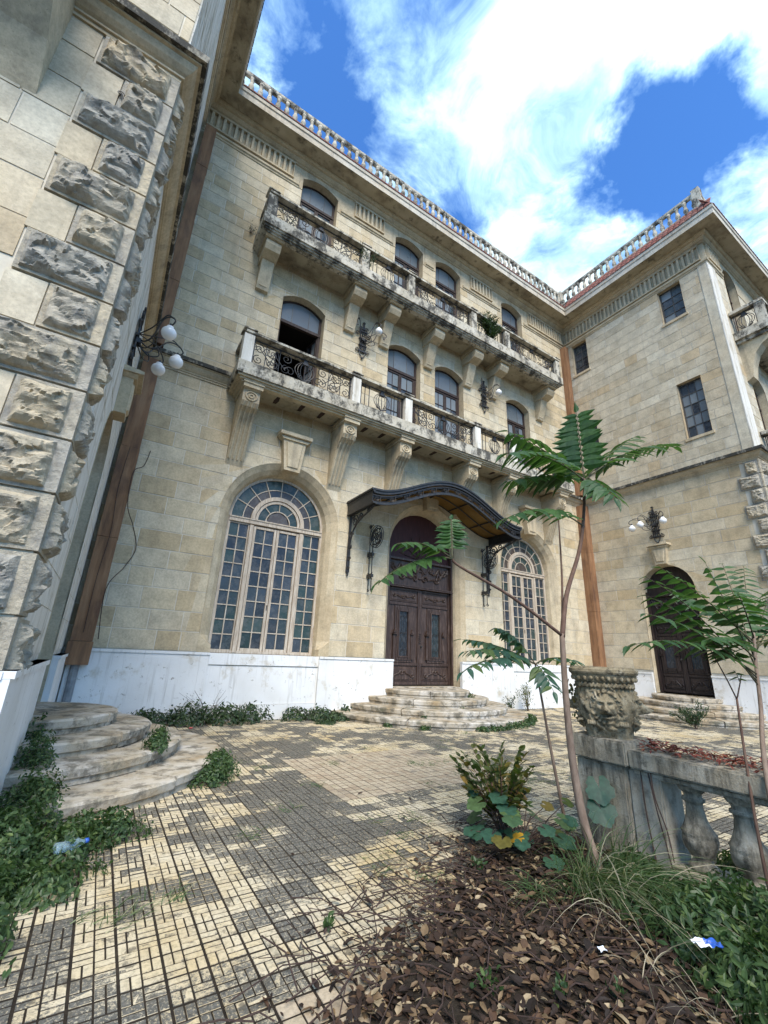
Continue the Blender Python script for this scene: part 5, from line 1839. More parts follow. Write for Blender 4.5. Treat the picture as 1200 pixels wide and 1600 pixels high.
bp = [(.085, .0), (.09, .03), (.07, .05), (.055, .07), (.075, .09), (.098, .13), (.113, .19), (.108, .225), (.113, .235), (.085, .285), (.063, .34), (.054, .40), (.056, .425), (.074, .435), (.074, .452), (.056, .46), (.060, .485), (.080, .50), (.09, .515), (.09, .545)]
mb = MB()
fine = []
for (r0, h0), (r1, h1) in zip(bp, bp[1:]):
    m_ = max(1, int((h1 - h0) / .012))
    fine += [(r0 + (r1 - r0) * i / m_, h0 + (h1 - h0) * i / m_) for i in range(m_)]
fine.append(bp[-1])
mb.lathe(fine, 28)
mb.v = [tuple(Vector(p) + Vector((p[0], p[1], 0)) * (.07 * noise.fractal(Vector(p) * 14, 1, 2, 4))) for p in mb.v]
tmp = mb.build('tmp', 'old_stone', smooth=True)
bme = tmp.data
bpy.data.objects.remove(tmp)
for k in range(9):
    link('baluster', bme, gb, Matrix.Translation((3.975 + random.uniform(-.006, .006), 1.87 - .305 * k, .073)))
# creeper stems on the pilaster
for pts in ([(3.835, 2.16, .65), (3.82, 2.15, .40), (3.83, 2.13, .1), (3.80, 2.10, -.02)], [(3.83, 2.10, .65), (3.81, 2.06, .42), (3.82, 2.03, .2), (3.78, 1.98, .05), (3.76, 1.9, .0)], [(3.81, 2.07, .66), (3.79, 2.05, .5), (3.80, 2.0, .3), (3.78, 1.97, .12)]):
    mb = MB()
    mb.tube(sweep_pts(pts), .005, 5)
    mb.build('creeper_stem', 'twig', gb)

urn = tag(empty('lion_urn', (4.0, 2.485, .845)), 'square stone planter urn with carved lion heads on the balustrade pedestal', 'urn')
UC = Vector((4.0, 2.485, 0))
to_cam = math.atan2(-.50, -.86)
def sq_r(a, e=5.0):
    return 1.0 / (abs(cos(a)) ** e + abs(sin(a)) ** e) ** (1 / e)
def urn_ring(mb, r, z, n, relief=0.0, rot=to_cam):
    ids = []
    for k in range(n):
        a = 2 * pi * k / n
        rr = r * sq_r(a, 4.0) * .93
        if relief:
            q = Vector((cos(a) * 1.6, sin(a) * 1.6, z * 4.5))
            fur = noise.ridged_multi_fractal(q * 2.2 + Vector((0, 0, 3 * sin(a * 4))), 1.0, 2.1, 4, 1.0, 2.0)
            rr += relief * (fur - 1.0) * .45 + relief * .35 * sin(a * 16 + z * 40)
        ids.append(mb.P((UC.x + rr * cos(a + rot), UC.y + rr * sin(a + rot), z)))
    return ids
mb = MB()
N = 112
rows = []
for i in range(41):
    t = i / 40
    z = .845 + t * .415
    r = .190 + .045 * t ** .8 + .030 * math.exp(-((t - .60) / .22) ** 2)
    rows.append(urn_ring(mb, r, z, N, .017))
for A, B in zip(rows, rows[1:]):
    for k in range(N):
        mb.f.append([A[k], A[(k + 1) % N], B[(k + 1) % N], B[k]])
mb.f.append(rows[0])
mb.build('body', 'urn_stone', urn, smooth=True, fix=False)
# rope ring, egg moulding and rim
mb = MB()
for k in range(52):
    a = 2 * pi * k / 52
    pts = []
    for j in range(5):
        b = a + (j - 2) * .035
        rr = .250 * sq_r(b, 4.0) * .93
        pts.append((UC.x + rr * cos(b + to_cam), UC.y + rr * sin(b + to_cam), 1.268 + (j - 2) * .008))
    mb.tube(pts, .014, 6)
mb.build('rope_ring', 'urn_stone', urn, smooth=True, fix=False)
mb = MB()
rows = [urn_ring(mb, r, z, 64) for r, z in ((.235, 1.25), (.245, 1.285), (.262, 1.30), (.268, 1.312), (.285, 1.345), (.292, 1.36), (.300, 1.362), (.308, 1.378), (.306, 1.40), (.296, 1.408), (.290, 1.42), (.25, 1.42), (.245, 1.36), (.02, 1.35))]
for A, B in zip(rows, rows[1:]):
    for k in range(64):
        mb.f.append([A[k], A[(k + 1) % 64], B[(k + 1) % 64], B[k]])
mb.build('rim', 'urn_stone', urn, smooth=False, fix=False)
mb = MB()
for k in range(36):
    a = 2 * pi * k / 36
    rr = .277 * sq_r(a, 4.0) * .93
    c = (UC.x + rr * cos(a + to_cam), UC.y + rr * sin(a + to_cam), 1.325)
    mb.lathe([(.004, .02), (.014, .012), (.017, 0), (.014, -.014), (.004, -.022)], 7, c)
tag(mb.build('egg_moulding', 'urn_stone', urn, smooth=True, fix=False), kind='stuff')
def lion(ang):
    """lion mask in relief: dome, brow, muzzle, open mouth, round ears and a mane of curled locks"""
    d = Vector((cos(ang), sin(ang), 0))
    side = Vector((-d.y, d.x, 0))
    c = UC + d * .215 + Vector((0, 0, 1.09))
    g = lambda x, y, sx, sy: math.exp(-(x / sx) ** 2 - (y / sy) ** 2)
    def h(x, y):
        r = hypot(x, y * .95)
        v = .075 * max(0, 1 - (r / .105) ** 2) ** .6
        v += .062 * g(x, y + .022, .030, .028)                    # muzzle
        v += .030 * g(x, y - .012, .012, .030)                    # bridge of the nose
        v += .020 * g(x, y + .010, .019, .009)                    # nose tip
        v -= .016 * g(x, y + .026, .004, .012)                    # split lip
        for s in (-1, 1):
            v += .026 * g(x - s * .036, y - .050, .024, .010)     # brow
            v -= .034 * g(x - s * .035, y - .028, .017, .010)     # eye socket
            v += .022 * g(x - s * .035, y - .028, .009, .006)     # eyeball
            v += .020 * g(x - s * .020, y + .028, .015, .014)     # whisker pads
            v += .018 * g(x - s * .058, y + .004, .018, .020)     # cheekbone
            v += .045 * g(x - s * .082, y - .078, .017, .017)     # ear
            v -= .030 * g(x - s * .082, y - .076, .008, .008)
        v -= .080 * g(x, y + .060, .036, .010)                    # open mouth
        v += .030 * g(x, y + .083, .022, .010)                    # lower jaw
        a = math.atan2(y, x)
        mane = abs(sin(a * 8 + 20 * r + 1.5 * sin(3 * a))) ** .7
        mane2 = abs(sin(a * 6 - 34 * r)) ** .7
        ring = math.exp(-((r - .118) / .018) ** 2)
        ring2 = math.exp(-((r - .158) / .022) ** 2)
        v += ring * (.008 + .046 * mane) + ring2 * (.004 + .034 * mane2)
        return v * min(1, max(0, (.20 - r) / .025)) + .004 * noise.fractal(Vector((x * 50, y * 50, ang)), 1, 2, 3) * min(1, r * 9)
    mb = MB()
    n = 84
    S = .205
    ids = {}
    for i in range(n + 1):
        for j in range(n + 1):
            x, y = (i / n * 2 - 1) * S, (j / n * 2 - 1) * S
            hh = h(x, y)
            p = c + side * x + Vector((0, 0, y)) + d * (hh - .010 - 1.1 * x * x)
            ids[i, j] = mb.P(p)
    for i in range(n):
        for j in range(n):
            x, y = ((i + .5) / n * 2 - 1) * S, ((j + .5) / n * 2 - 1) * S
            if hypot(x, y) < .203:
                mb.f.append([ids[i, j], ids[i + 1, j], ids[i + 1, j + 1], ids[i, j + 1]])
    # paws
    for s in (-1, 1):
        q = c + side * (s * .125) + Vector((0, 0, -.115)) + d * -.02
        for t in range(4):
            b = q + side * ((t - 1.5) * .016)
            mb.tube([b, b + d * .035 + Vector((0, 0, -.004)), b + d * .044 + Vector((0, 0, -.026))], .011, 6)
    mb.build('lion_head', 'urn_stone', urn, smooth=True, fix=False)
for k in range(4):
    lion(to_cam + k * pi / 2)

# ---------------------------------------------------------------- vegetation
LV = np.array([[0, 0, 0], [.30, .30, .05], [.30, -.30, .05], [.68, .24, .02], [.68, -.24, .02], [1.0, 0, -.10], [.34, 0, 0], [.70, 0, -.03]])
LF = np.array([[0, 6, 1, 1], [0, 2, 6, 6], [1, 6, 7, 3], [6, 2, 4, 7], [3, 7, 5, 5], [7, 4, 5, 5]])
def leaf_mesh(name, cen, fwd, up, size, aspect, mat):
    """many leaves in one mesh, each with a fold along its midrib"""
    cen, fwd, up = np.asarray(cen, float), np.asarray(fwd, float), np.asarray(up, float)
    size = np.asarray(size, float)
    fwd = fwd / np.linalg.norm(fwd, axis=1, keepdims=True)
    side = np.cross(up, fwd)
    side /= np.linalg.norm(side, axis=1, keepdims=True) + 1e-9
    nrm = np.cross(fwd, side)
    n = len(cen)
    loc = LV[None] * np.array([1, aspect, 1])
    V = cen[:, None] + size[:, None, None] * (loc[..., 0:1] * fwd[:, None] + loc[..., 1:2] * side[:, None] + loc[..., 2:3] * nrm[:, None])
    F = (LF[None] + (np.arange(n) * 8)[:, None, None]).reshape(-1, 4)
    faces = [tuple(dict.fromkeys(f)) for f in F.tolist()]
    me = bpy.data.meshes.new(name)
    me.from_pydata(V.reshape(-1, 3).tolist(), [], faces)
    me.materials.append(MATS[mat])
    return me
def unit_rand(n):
    v = rng.normal(size=(n, 3))
    return v / np.linalg.norm(v, axis=1, keepdims=True)
def mound(blobs, dens, size, aspect=.75, flat=.6):
    """leaf positions over low overlapping mounds (x, y, z, rx, ry, h)"""
    Cn, Fw, Up, Sz = [], [], [], []
    for (x, y, z, rx, ry, h) in blobs:
        n = int(dens * (rx * ry * 4 + h * (rx + ry)))
        a = rng.uniform(0, 2 * pi, n)
        r = np.sqrt(rng.uniform(0, 1, n))
        r2 = r * (1 + .22 * np.sin(a * 3 + x * 7) + .15 * np.sin(a * 5 + y * 5) + rng.normal(0, .08, n))
        hh = h * np.sqrt(np.clip(1 - r ** 2, 0, 1)) * rng.uniform(.35, 1.08, n) * (1 + .35 * np.sin(a * 4 + x * 3) * r)
        c = np.stack([x + rx * r2 * np.cos(a), y + ry * r2 * np.sin(a), z + np.maximum(.01, hh)], 1)
        out = np.stack([np.cos(a) * r, np.sin(a) * r, np.full(n, flat)], 1)
        up = out + unit_rand(n) * .55
        fw = np.cross(up, unit_rand(n))
        fw[:, 2] -= .15
        Cn.append(c); Fw.append(fw); Up.append(up); Sz.append(size * rng.uniform(.55, 1.25, n))
    return np.concatenate(Cn), np.concatenate(Fw), np.concatenate(Up), np.concatenate(Sz)
def cover(name, label, cat, blobs, dens, size, mat, aspect=.75):
    me = leaf_mesh(name, *mound(blobs, dens, size, aspect), aspect, mat)
    return tag(link(name, me), label, cat, None, 'stuff')
cover('ground_cover', 'low green weeds growing along the left wing plinth beside the curved steps', 'weeds',
      [(-.30, 3.5, 0, .22, .55, .22), (-.28, 4.3, 0, .24, .5, .30), (-.22, 5.0, 0, .26, .45, .36), (-.30, 5.7, .1, .20, .4, .45), (.05, 4.25, 0, .30, .28, .18),
       (.38, 4.42, 0, .22, .18, .20), (-.05, 3.8, 0, .35, .25, .10), (-.38, 6.3, .3, .10, .3, .35), (.18, 4.62, .0, .2, .15, .16)], 3400, .042, 'leaf_ground')
cover('ground_cover', 'bushy green weeds at the outer end of the left curved steps', 'weeds',
      [(1.48, 6.0, 0, .20, .35, .24), (1.34, 5.65, 0, .18, .22, .2), (1.62, 6.4, 0, .15, .25, .16), (.78, 6.05, .31, .12, .18, .16), (.86, 6.42, .31, .10, .18, .18)], 3600, .045, 'leaf_ground')
cover('ground_cover', 'dark creeping weeds along the foot of the main wall below the left arched window', 'weeds',
      [(1.05, 9.65, 0, .5, .3, .30), (1.75, 9.7, 0, .5, .26, .38), (2.4, 9.6, 0, .5, .32, .36), (2.95, 9.7, 0, .42, .24, .34), (3.95, 9.72, 0, .35, .24, .26), (4.45, 9.6, 0, .38, .3, .26), (4.85, 9.45, 0, .3, .3, .16), (.55, 9.4, 0, .45, .3, .2), (5.15, 9.72, 0, .2, .2, .26), (4.4, 9.1, 0, .22, .2, .07)], 900, .075, 'leaf_dark')
def arc_blobs(uc, yc, R, a0, a1, n, r, h):
    return [(uc + R * cos(a0 + (a1 - a0) * i / n) , yc - R * sin(a0 + (a1 - a0) * i / n), 0, r * random.uniform(.7, 1.3), r * random.uniform(.7, 1.3), h * random.uniform(.5, 1.3)) for i in range(n + 1)]
cover('ground_cover', 'small green weeds sprouting round the foot of the main entrance steps', 'weeds',
      arc_blobs(7.62, 10, 2.80, radians(35), radians(100), 12, .13, .13) + [(5.5, 8.35, 0, .12, .1, .08), (6.0, 7.75, 0, .12, .1, .09), (6.35, 8.25, .155, .1, .08, .10), (7.55, 8.35, .31, .1, .06, .10), (8.45, 9.0, .46, .12, .08, .1)], 1500, .06, 'leaf_ground')
cover('ground_cover', 'dense glossy green groundcover filling the flower bed before the balustrade', 'ground cover',
      [(3.35, 1.9, 0, .35, .3, .16), (3.6, 2.15, 0, .22, .2, .14), (3.15, 1.55, 0, .35, .3, .22), (3.5, 1.4, 0, .3, .35, .26), (2.9, 1.2, 0, .3, .25, .20), (3.2, 1.05, 0, .35, .3, .26), (2.75, .95, 0, .3, .25, .2), (3.55, .9, 0, .3, .4, .3), (4.4, 1.6, 0, .25, .4, .16), (4.35, 1.1, 0, .25, .4, .2), (2.5, .75, 0, .3, .25, .18), (3.0, .7, 0, .4, .3, .25)], 2600, .058, 'leaf_ground', .62)

def grass_mesh(name, tufts, mat):
    """tufts of arching blades: (x, y, z, n, length, lean vector, spread)"""
    V, F = [], []
    for (x, y, z, n, Lb, lean, spr) in tufts:
        for _ in range(n):
            a = random.uniform(0, 2 * pi)
            L = Lb * random.uniform(.45, 1.15)
            d = Vector((cos(a) * spr + lean[0], sin(a) * spr + lean[1], 1.0)).normalized()
            p = Vector((x + random.gauss(0, .03 + spr * .04), y + random.gauss(0, .03 + spr * .04), z))
            s = d.cross(Vector((random.uniform(-1, 1), random.uniform(-1, 1), .3))).normalized()
            w = random.uniform(.0012, .0030) * (1 + Lb * .5)
            o = len(V)
            m = 6
            for i in range(m + 1):
                t = i / m
                c = p + d * (L * t) + Vector((d.x * .5, d.y * .5, -.62)) * (L * t * t * .8)
                if c.z < .006:
                    c.z = .006
                ww = w * (1 - t ** 1.5) + .0003
                V += [tuple(c + s * ww), tuple(c - s * ww)]
            for i in range(m):
                F.append((o + 2 * i, o + 2 * i + 1, o + 2 * i + 3, o + 2 * i + 2))
    me = bpy.data.meshes.new(name)
    me.from_pydata(V, [], F)
    me.materials.append(MATS[mat])
    return me
tag(link('grass_tussock', grass_mesh('grass_tussock', [(3.15, 2.25, 0, 190, .78, (-.15, -.5), .55), (3.0, 2.15, 0, 120, .6, (-.3, -.35), .5), (3.3, 2.1, 0, 170, .82, (-.1, -.6), .5), (2.72, 2.3, 0, 90, .36, (-.4, -.25), .5), (3.1, 1.75, 0, 60, .42, (-.2, -.5), .6)], 'grass_blade')),
    'long arching green grass tussock at the foot of the sapling trunk', 'grass', None, 'stuff')
tag(link('dry_grass', grass_mesh('dry_grass', [(3.1, 2.2, 0, 22, .95, (-.45, -.7), .35), (2.95, 1.9, 0, 16, .7, (-.5, -.4), .5), (3.3, 1.9, 0, 16, .8, (-.3, -.6), .5), (2.6, 1.5, 0, 10, .5, (-.3, -.2), .7), (2.55, 1.2, 0, 30, .35, (0, 0), .9)], 'straw')),
    'dry straw coloured grass stalks fallen across the leaf litter', 'grass', None, 'stuff')
tuft_spots = [(2.12, 3.23), (3.62, 4.65), (3.92, 6.63), (2.08, 6.08), (1.9, 6.4), (2.57, 3.48), (2.45, 3.9), (2.75, 3.7), (4.1, 5.4), (5.2, 6.2), (5.6, 6.7), (6.2, 6.5), (4.7, 5.2), (3.3, 7.5), (2.4, 5.0), (1.4, 4.0), (2.0, 3.1), (2.25, 2.85), (4.4, 4.1), (4.8, 4.4), (5.3, 4.9), (3.0, 5.9), (6.6, 7.1), (1.9, 4.5)]
tufts = [(x + random.uniform(-.05, .05), y + random.uniform(-.05, .05), 0, random.randint(14, 34), random.uniform(.06, .16), (0, 0), 1.0) for x, y in tuft_spots]
for k in range(50):
    tufts.append((random.uniform(4.2, 5.8), random.uniform(4.0, 5.6), 0, 14, .09, (0, 0), 1.1))
tag(link('joint_grass', grass_mesh('joint_grass', tufts, 'grass_blade')), 'small grass tufts sprouting from the paving joints', 'grass', None, 'stuff')
tag(link('joint_grass', grass_mesh('joint_grass', [(.2 + .5 * random.random(), 3.3 + random.uniform(-.1, .1), 0, 12, .16, (.5, 0), .6) for _ in range(9)], 'grass_blade')), 'flattened grass strands lying on the cream tiles before the left weeds', 'grass', None, 'stuff')

# dead leaves of the flower bed
def litter(n, sampler, size, mat, name, label, cat, lift=.012, aspect=.55):
    c = np.array([sampler() for _ in range(n)])
    up = np.array([0, 0, 1.0]) + unit_rand(n) * .45
    fw = np.cross(up, unit_rand(n))
    c[:, 2] += rng.uniform(0, lift, n)
    return tag(link(name, leaf_mesh(name, c, fw, up, size * rng.uniform(.45, 1.5, n), aspect, mat)), label, cat, None, 'stuff')
def bed():
    while True:
        x, y = random.uniform(.55, 3.75), random.uniform(.7, 3.0)
        e = litter_edge(x, y) + random.gauss(0, .10)
        if e > -.02 and (x < 3.0 or random.random() < .6):
            return (x, y, .012)
litter(6500, bed, .052, 'leaf_dead', 'leaf_litter', 'brown and straw coloured dead leaves covering the old flower bed', 'leaves', .03, .5)
litter(4200, bed, .056, 'leaf_dead', 'leaf_litter', 'broad curled dead leaves mixed through the flower bed litter', 'leaves', .035, .95)
def fringe():
    while True:
        x, y = random.uniform(.4, 3.6), random.uniform(1.0, 3.6)
        if -.6 < litter_edge(x, y) < .15 and random.random() < .6 - litter_edge(x, y) * -.8:
            return (x, y, .01)
litter(420, fringe, .058, 'leaf_dead', 'leaf_litter', 'scattered single dead leaves on the tiles at the edge of the flower bed', 'leaves')
def on_rail():
    y = random.uniform(.2, 2.18)
    return (3.98 + random.gauss(0, .09), y, .802 + random.uniform(0, .03))
litter(950, on_rail, .055, 'leaf_red', 'fallen_red_leaves', 'heap of dry red brown leaves along the balustrade rail', 'leaves', .035)
def yard():
    return (random.uniform(0, 12), random.uniform(3, 9.3), .008)
litter(160, yard, .05, 'leaf_dead', 'leaf_litter', 'few loose dead leaves blown over the open courtyard tiles', 'leaves')
# mud drift under the leaves
mb = MB()
gx, gy = 66, 48
idx = {}
for i in range(gx + 1):
    for j in range(gy + 1):
        x, y = .4 + 3.4 * i / gx, .5 + 2.6 * j / gy
        e = litter_edge(x, y)
        z = -.012 + .034 * min(1, max(-.6, e / .18)) + .018 * noise.fractal(Vector((x * 6, y * 6, 0)), 1, 2, 4) if e > -.4 else -.03
        idx[i, j] = mb.P((x, y, z))
for i in range(gx):
    for j in range(gy):
        mb.f.append([idx[i, j], idx[i + 1, j], idx[i + 1, j + 1], idx[i, j + 1]])
tag(mb.build('flower_bed', 'soil', None, True), 'damp dark soil drift of the overgrown flower bed', 'soil', None, 'structure')
mb = MB()
for k in range(420):
    x, y, _ = bed() if k < 300 else fringe()
    a = random.uniform(0, pi)
    L = random.uniform(.12, .5)
    mb.tube([(x, y, .03), (x + L * .5 * cos(a) + random.uniform(-.02, .02), y + L * .5 * sin(a), random.uniform(.03, .07)), (x + L * cos(a + .2), y + L * sin(a + .2), random.uniform(.02, .05))], random.uniform(.0015, .004), 4)
tag(mb.build('twigs', 'twig', fix=False), 'thin dark twigs tangled in the leaf litter', 'twigs', None, 'stuff')

# ---- saplings with feathered leaves
lv = []
prof = [(0, 0), (.10, .15), (.28, .215), (.50, .185), (.75, .10), (1.0, .0)]
LMV, LMF = [], []
for t, w_ in prof:
    dz = -.18 * t * t
    LMV += [(t, w_, dz + .05 * (w_ > 0)), (t, 0, dz), (t, -w_, dz + .05 * (w_ > 0))]
for i in range(len(prof) - 1):
    a = 3 * i
    LMF += [(a, a + 1, a + 4, a + 3), (a + 1, a + 2, a + 5, a + 4)]
leaflet_me = {}
for m in ('leaf_tree', 'leaf_blue'):
    me = bpy.data.meshes.new('leaflet')
    me.from_pydata(LMV, [], LMF)
    me.materials.append(MATS[m])
    leaflet_me[m] = me
def frond(tree, base, tip, sag, pairs, L, mat='leaf_tree', width=.008):
    base, tip = Vector(base), Vector(tip)
    mid = (base + tip) / 2 + Vector((0, 0, sag))
    pt = lambda t: base * (1 - t) ** 2 + mid * (2 * t * (1 - t)) + tip * t * t
    tg = lambda t: ((mid - base) * (2 * (1 - t)) + (tip - mid) * (2 * t)).normalized()
    mb = MB()
    mb.tube([pt(i / 12) for i in range(13)], width, 5, width * .3)
    fr_ = mb.build('frond', 'rachis', tree, True)
    up0 = Vector((0, 0, 1))
    for k in range(pairs * 2 + 1):
        if k == pairs * 2:
            t, s = 1.0, 0
        else:
            t, s = .20 + .79 * ((k // 2) + .5 * (k % 2) * .6) / pairs, (1 if k % 2 else -1)
        d = tg(t)
        side = d.cross(up0)
        if side.length < .15:
            side = d.cross(Vector((1, .3, 0)))
        side.normalize()
        nrm = side.cross(d).normalized()
        sz = L * (.55 + .6 * sin(pi * min(1, .15 + t * .80))) * random.uniform(.88, 1.1)
        droop = random.uniform(.15, .55)
        f = (side * s * 1.0 + d * (.42 if s else 1.0) - Vector((0, 0, droop)) + Vector((random.uniform(-.1, .1), random.uniform(-.1, .1), random.uniform(-.1, .1)))).normalized()
        u = (nrm + Vector((random.uniform(-.3, .3), random.uniform(-.3, .3), 0)) + (Vector((0, 0, .3)))).normalized()
        y = u.cross(f).normalized()
        z = f.cross(y)
        p = pt(t)
        M = Matrix(((f.x * sz, y.x * sz, z.x * sz, p.x), (f.y * sz, y.y * sz, z.y * sz, p.y), (f.z * sz, y.z * sz, z.z * sz, p.z), (0, 0, 0, 1)))
        o = bpy.data.objects.new('leaflet', leaflet_me[mat])
        C.objects.link(o)
        o.parent = fr_
        # the frond carries the tree's parent inverse: written in world coordinates
        o.matrix_basis = M
def trunk(tree, pts, r0, r1, name='trunk', mat='bark'):
    mb = MB()
    mb.tube(sweep_pts(pts, 5), r0, 9, r1)
    return mb.build(name, mat, tree, True)
t1 = tag(empty('sapling', (3.27, 2.2, 0)), 'tall young tree with feathered leaf crown and forked trunk rising beside the lion urn', 'tree')
trunk(t1, [(3.28, 2.18, -.05), (3.20, 2.25, .31), (3.19, 2.3, .7), (3.17, 2.3, 1.14), (3.19, 2.3, 1.67)], .036, .021)
trunk(t1, [(3.19, 2.3, 1.64), (3.3, 2.3, 2.0), (3.55, 2.3, 2.43), (3.69, 2.3, 2.83), (3.76, 2.3, 3.2)], .022, .012, 'branch', 'bark_red')
trunk(t1, [(3.18, 2.3, 1.66), (2.67, 2.35, 1.92), (2.18, 2.4, 2.10), (2.10, 2.4, 2.15)], .014, .008, 'branch', 'bark_red')
trunk(t1, [(3.20, 2.3, 1.68), (3.4, 2.4, 2.19), (3.5, 2.45, 2.77)], .012, .006, 'branch', 'bark_red')
for tip, sag, n in (((3.84, 2.35, 4.02), .02, 11), ((2.49, 2.2, 3.06), .22, 12), ((2.86, 2.5, 3.0), .10, 11), ((5.35, 2.5, 4.28), .10, 12), ((5.65, 2.2, 4.10), .28, 13), ((3.62, 1.95, 2.86), .12, 7), ((4.2, 2.9, 3.5), .2, 9), ((3.2, 2.75, 3.75), .1, 9)):
    frond(t1, (3.76, 2.3, 3.18), tip, sag, n, .23)
frond(t1, (3.67, 2.3, 2.68), (2.32, 2.1, 2.42), .26, 11, .18)
for tip, sag, n in (((1.53, 2.3, 2.15), .10, 10), ((1.38, 2.3, 1.86), .14, 12), ((2.18, 2.5, 2.50), .06, 10)):
    frond(t1, (2.10, 2.4, 2.15), tip, sag, n, .125)
t2 = tag(empty('sapling', (3.85, 2.9, 0)), 'thin sapling with drooping feathered leaves between urn and main entrance steps', 'tree')
trunk(t2, [(3.86, 2.9, -.03), (3.72, 2.9, .63), (3.65, 2.9, 1.01), (3.57, 2.9, 1.43)], .016, .008)
for tip, sag, n in (((2.67, 2.9, 1.50), .12, 11), ((2.45, 2.7, 1.34), .16, 12), ((3.28, 3.1, 1.74), .14, 10), ((4.31, 2.9, 1.42), .14, 6), ((3.42, 2.6, 1.20), .08, 6), ((3.0, 3.3, 1.62), .1, 9)):
    frond(t2, (3.57, 2.9, 1.42), tip, sag, n, .155, 'leaf_blue', .006)
t3 = tag(empty('sapling', (3.72, 1.30, 0)), 'leafy sapling with many fanned feathered leaves crossing in front of the balustrade rail', 'tree')
trunk(t3, [(3.70, 1.28, -.03), (3.73, 1.30, .66), (3.86, 1.33, .95), (4.03, 1.35, 1.2), (4.10, 1.35, 1.45), (4.2, 1.35, 1.72)], .018, .010)
for k, (tip, sag, n) in enumerate((((3.04, 1.5, 2.02), .20, 10), ((3.2, 1.6, 1.92), .16, 10), ((2.87, 1.45, 1.76), .16, 10), ((2.53, 1.4, 1.55), .22, 11), ((4.01, 1.5, 2.25), .06, 10), ((4.62, 1.6, 2.35), .10, 11), ((5.1, 1.6, 2.4), .15, 12), ((3.25, 1.3, 1.62), .14, 10),
                   ((5.2, 1.4, 2.2), .2, 11), ((5.1, 1.3, 1.85), .2, 11), ((4.7, 1.1, 1.6), .2, 10), ((3.7, 1.7, 2.2), .1, 10), ((4.3, 1.9, 2.1), .1, 10), ((3.6, 1.2, 1.95), .15, 10))):
    frond(t3, (4.08 + .008 * k, 1.35, 1.34 + .026 * k), tip, sag, n, .135, 'leaf_tree', .006)
t4 = tag(empty('sapling', (3.74, 1.36, 0)), 'bare reddish twiggy stem forking beside the leafy balustrade sapling', 'tree')
trunk(t4, [(3.72, 1.40, -.03), (3.74, 1.41, .45), (3.80, 1.42, .83), (3.86, 1.42, 1.26)], .011, .007, 'trunk', 'bark_red')
trunk(t4, [(3.86, 1.42, 1.25), (3.73, 1.42, 1.42), (3.60, 1.46, 1.68)], .005, .003, 'branch', 'twig')
trunk(t4, [(3.86, 1.42, 1.25), (3.97, 1.42, 1.36), (4.02, 1.42, 1.42)], .005, .003, 'branch', 'twig')
frond(t4, (3.97, 1.42, 1.36), (3.86, 1.40, 1.44), .02, 2, .06, 'leaf_tree', .003)

# ---- broad leaved weed with lobed leaves beside the pedestal
LOB = []
for k in range(36):
    a = -pi * .93 + 2 * pi * .93 * k / 35
    r = .5 + .16 * abs(cos(a * 2.5)) ** .6 + .03 * cos(a * 12)
    LOB.append((r * cos(a), r * sin(a)))
def lobed(name, parent, p, fwd, up, size, mat):
    fwd, up = Vector(fwd).normalized(), Vector(up).normalized()
    y = up.cross(fwd).normalized()
    z = fwd.cross(y)
    mb = MB()
    P = lambda u, v: Vector(p) + fwd * ((u + .12) * size) + y * (v * size) + z * (size * (.10 * abs(v) - .16 * (u * u + v * v)))
    c = mb.P(P(-.05, 0))
    ids = [mb.P(P(u, v)) for u, v in LOB]
    mid = [mb.P(P(u * .55, v * .55)) for u, v in LOB]
    for k in range(35):
        mb.f.append([c, mid[k], mid[k + 1]])
        mb.f.append([mid[k], ids[k], ids[k + 1], mid[k + 1]])
    return mb.build(name, mat, parent, True, fix=False)
wd = tag(empty('broad_leaved_weed', (3.15, 2.85, 0)), 'broad leaved weed with lobed blue green leaves and one yellow leaf before the pedestal', 'plant')
rd = random.Random(4)
for k in range(46):
    a = rd.uniform(0, 2 * pi)
    R = rd.uniform(.05, .44)
    H = rd.uniform(.08, .42) * (1 - .4 * R)
    b = Vector((3.17 + rd.uniform(-.06, .06), 2.85 + rd.uniform(-.06, .06), 0))
    p = b + Vector((R * cos(a), R * sin(a), H))
    mb = MB()
    mb.tube([b, (b + p) / 2 + Vector((0, 0, .05)), p], .005, 5, .003)
    mb.build('stalk', 'twig', wd)
    yl = k == 3
    if yl:
        p = Vector((2.98, 2.68, .17))
    lobed('leaf', wd, p, (cos(a) - .2, sin(a) - .3, -.35), (cos(a) * .3 - .35, sin(a) * .3 - .4, 1), rd.uniform(.06, .135) if not yl else .085, 'leaf_yellow' if yl else rd.choice(['leaf_blue', 'leaf_blue', 'leaf_olive']))
for p, f in (((3.66, 2.42, .50), (-.2, -.3, -.6)), ((3.62, 2.40, .36), (-.1, -.4, -.5))):
    lobed('leaf', wd, p, f, (-.7, -.5, .5), .17, 'leaf_blue')
ol = tag(empty('olive_shrub', (3.2, 3.05, 0)), 'olive leaved shrub with yellowing tips behind the broad leaved weed', 'plant')
Cn, Fw, Up, Sz = [], [], [], []
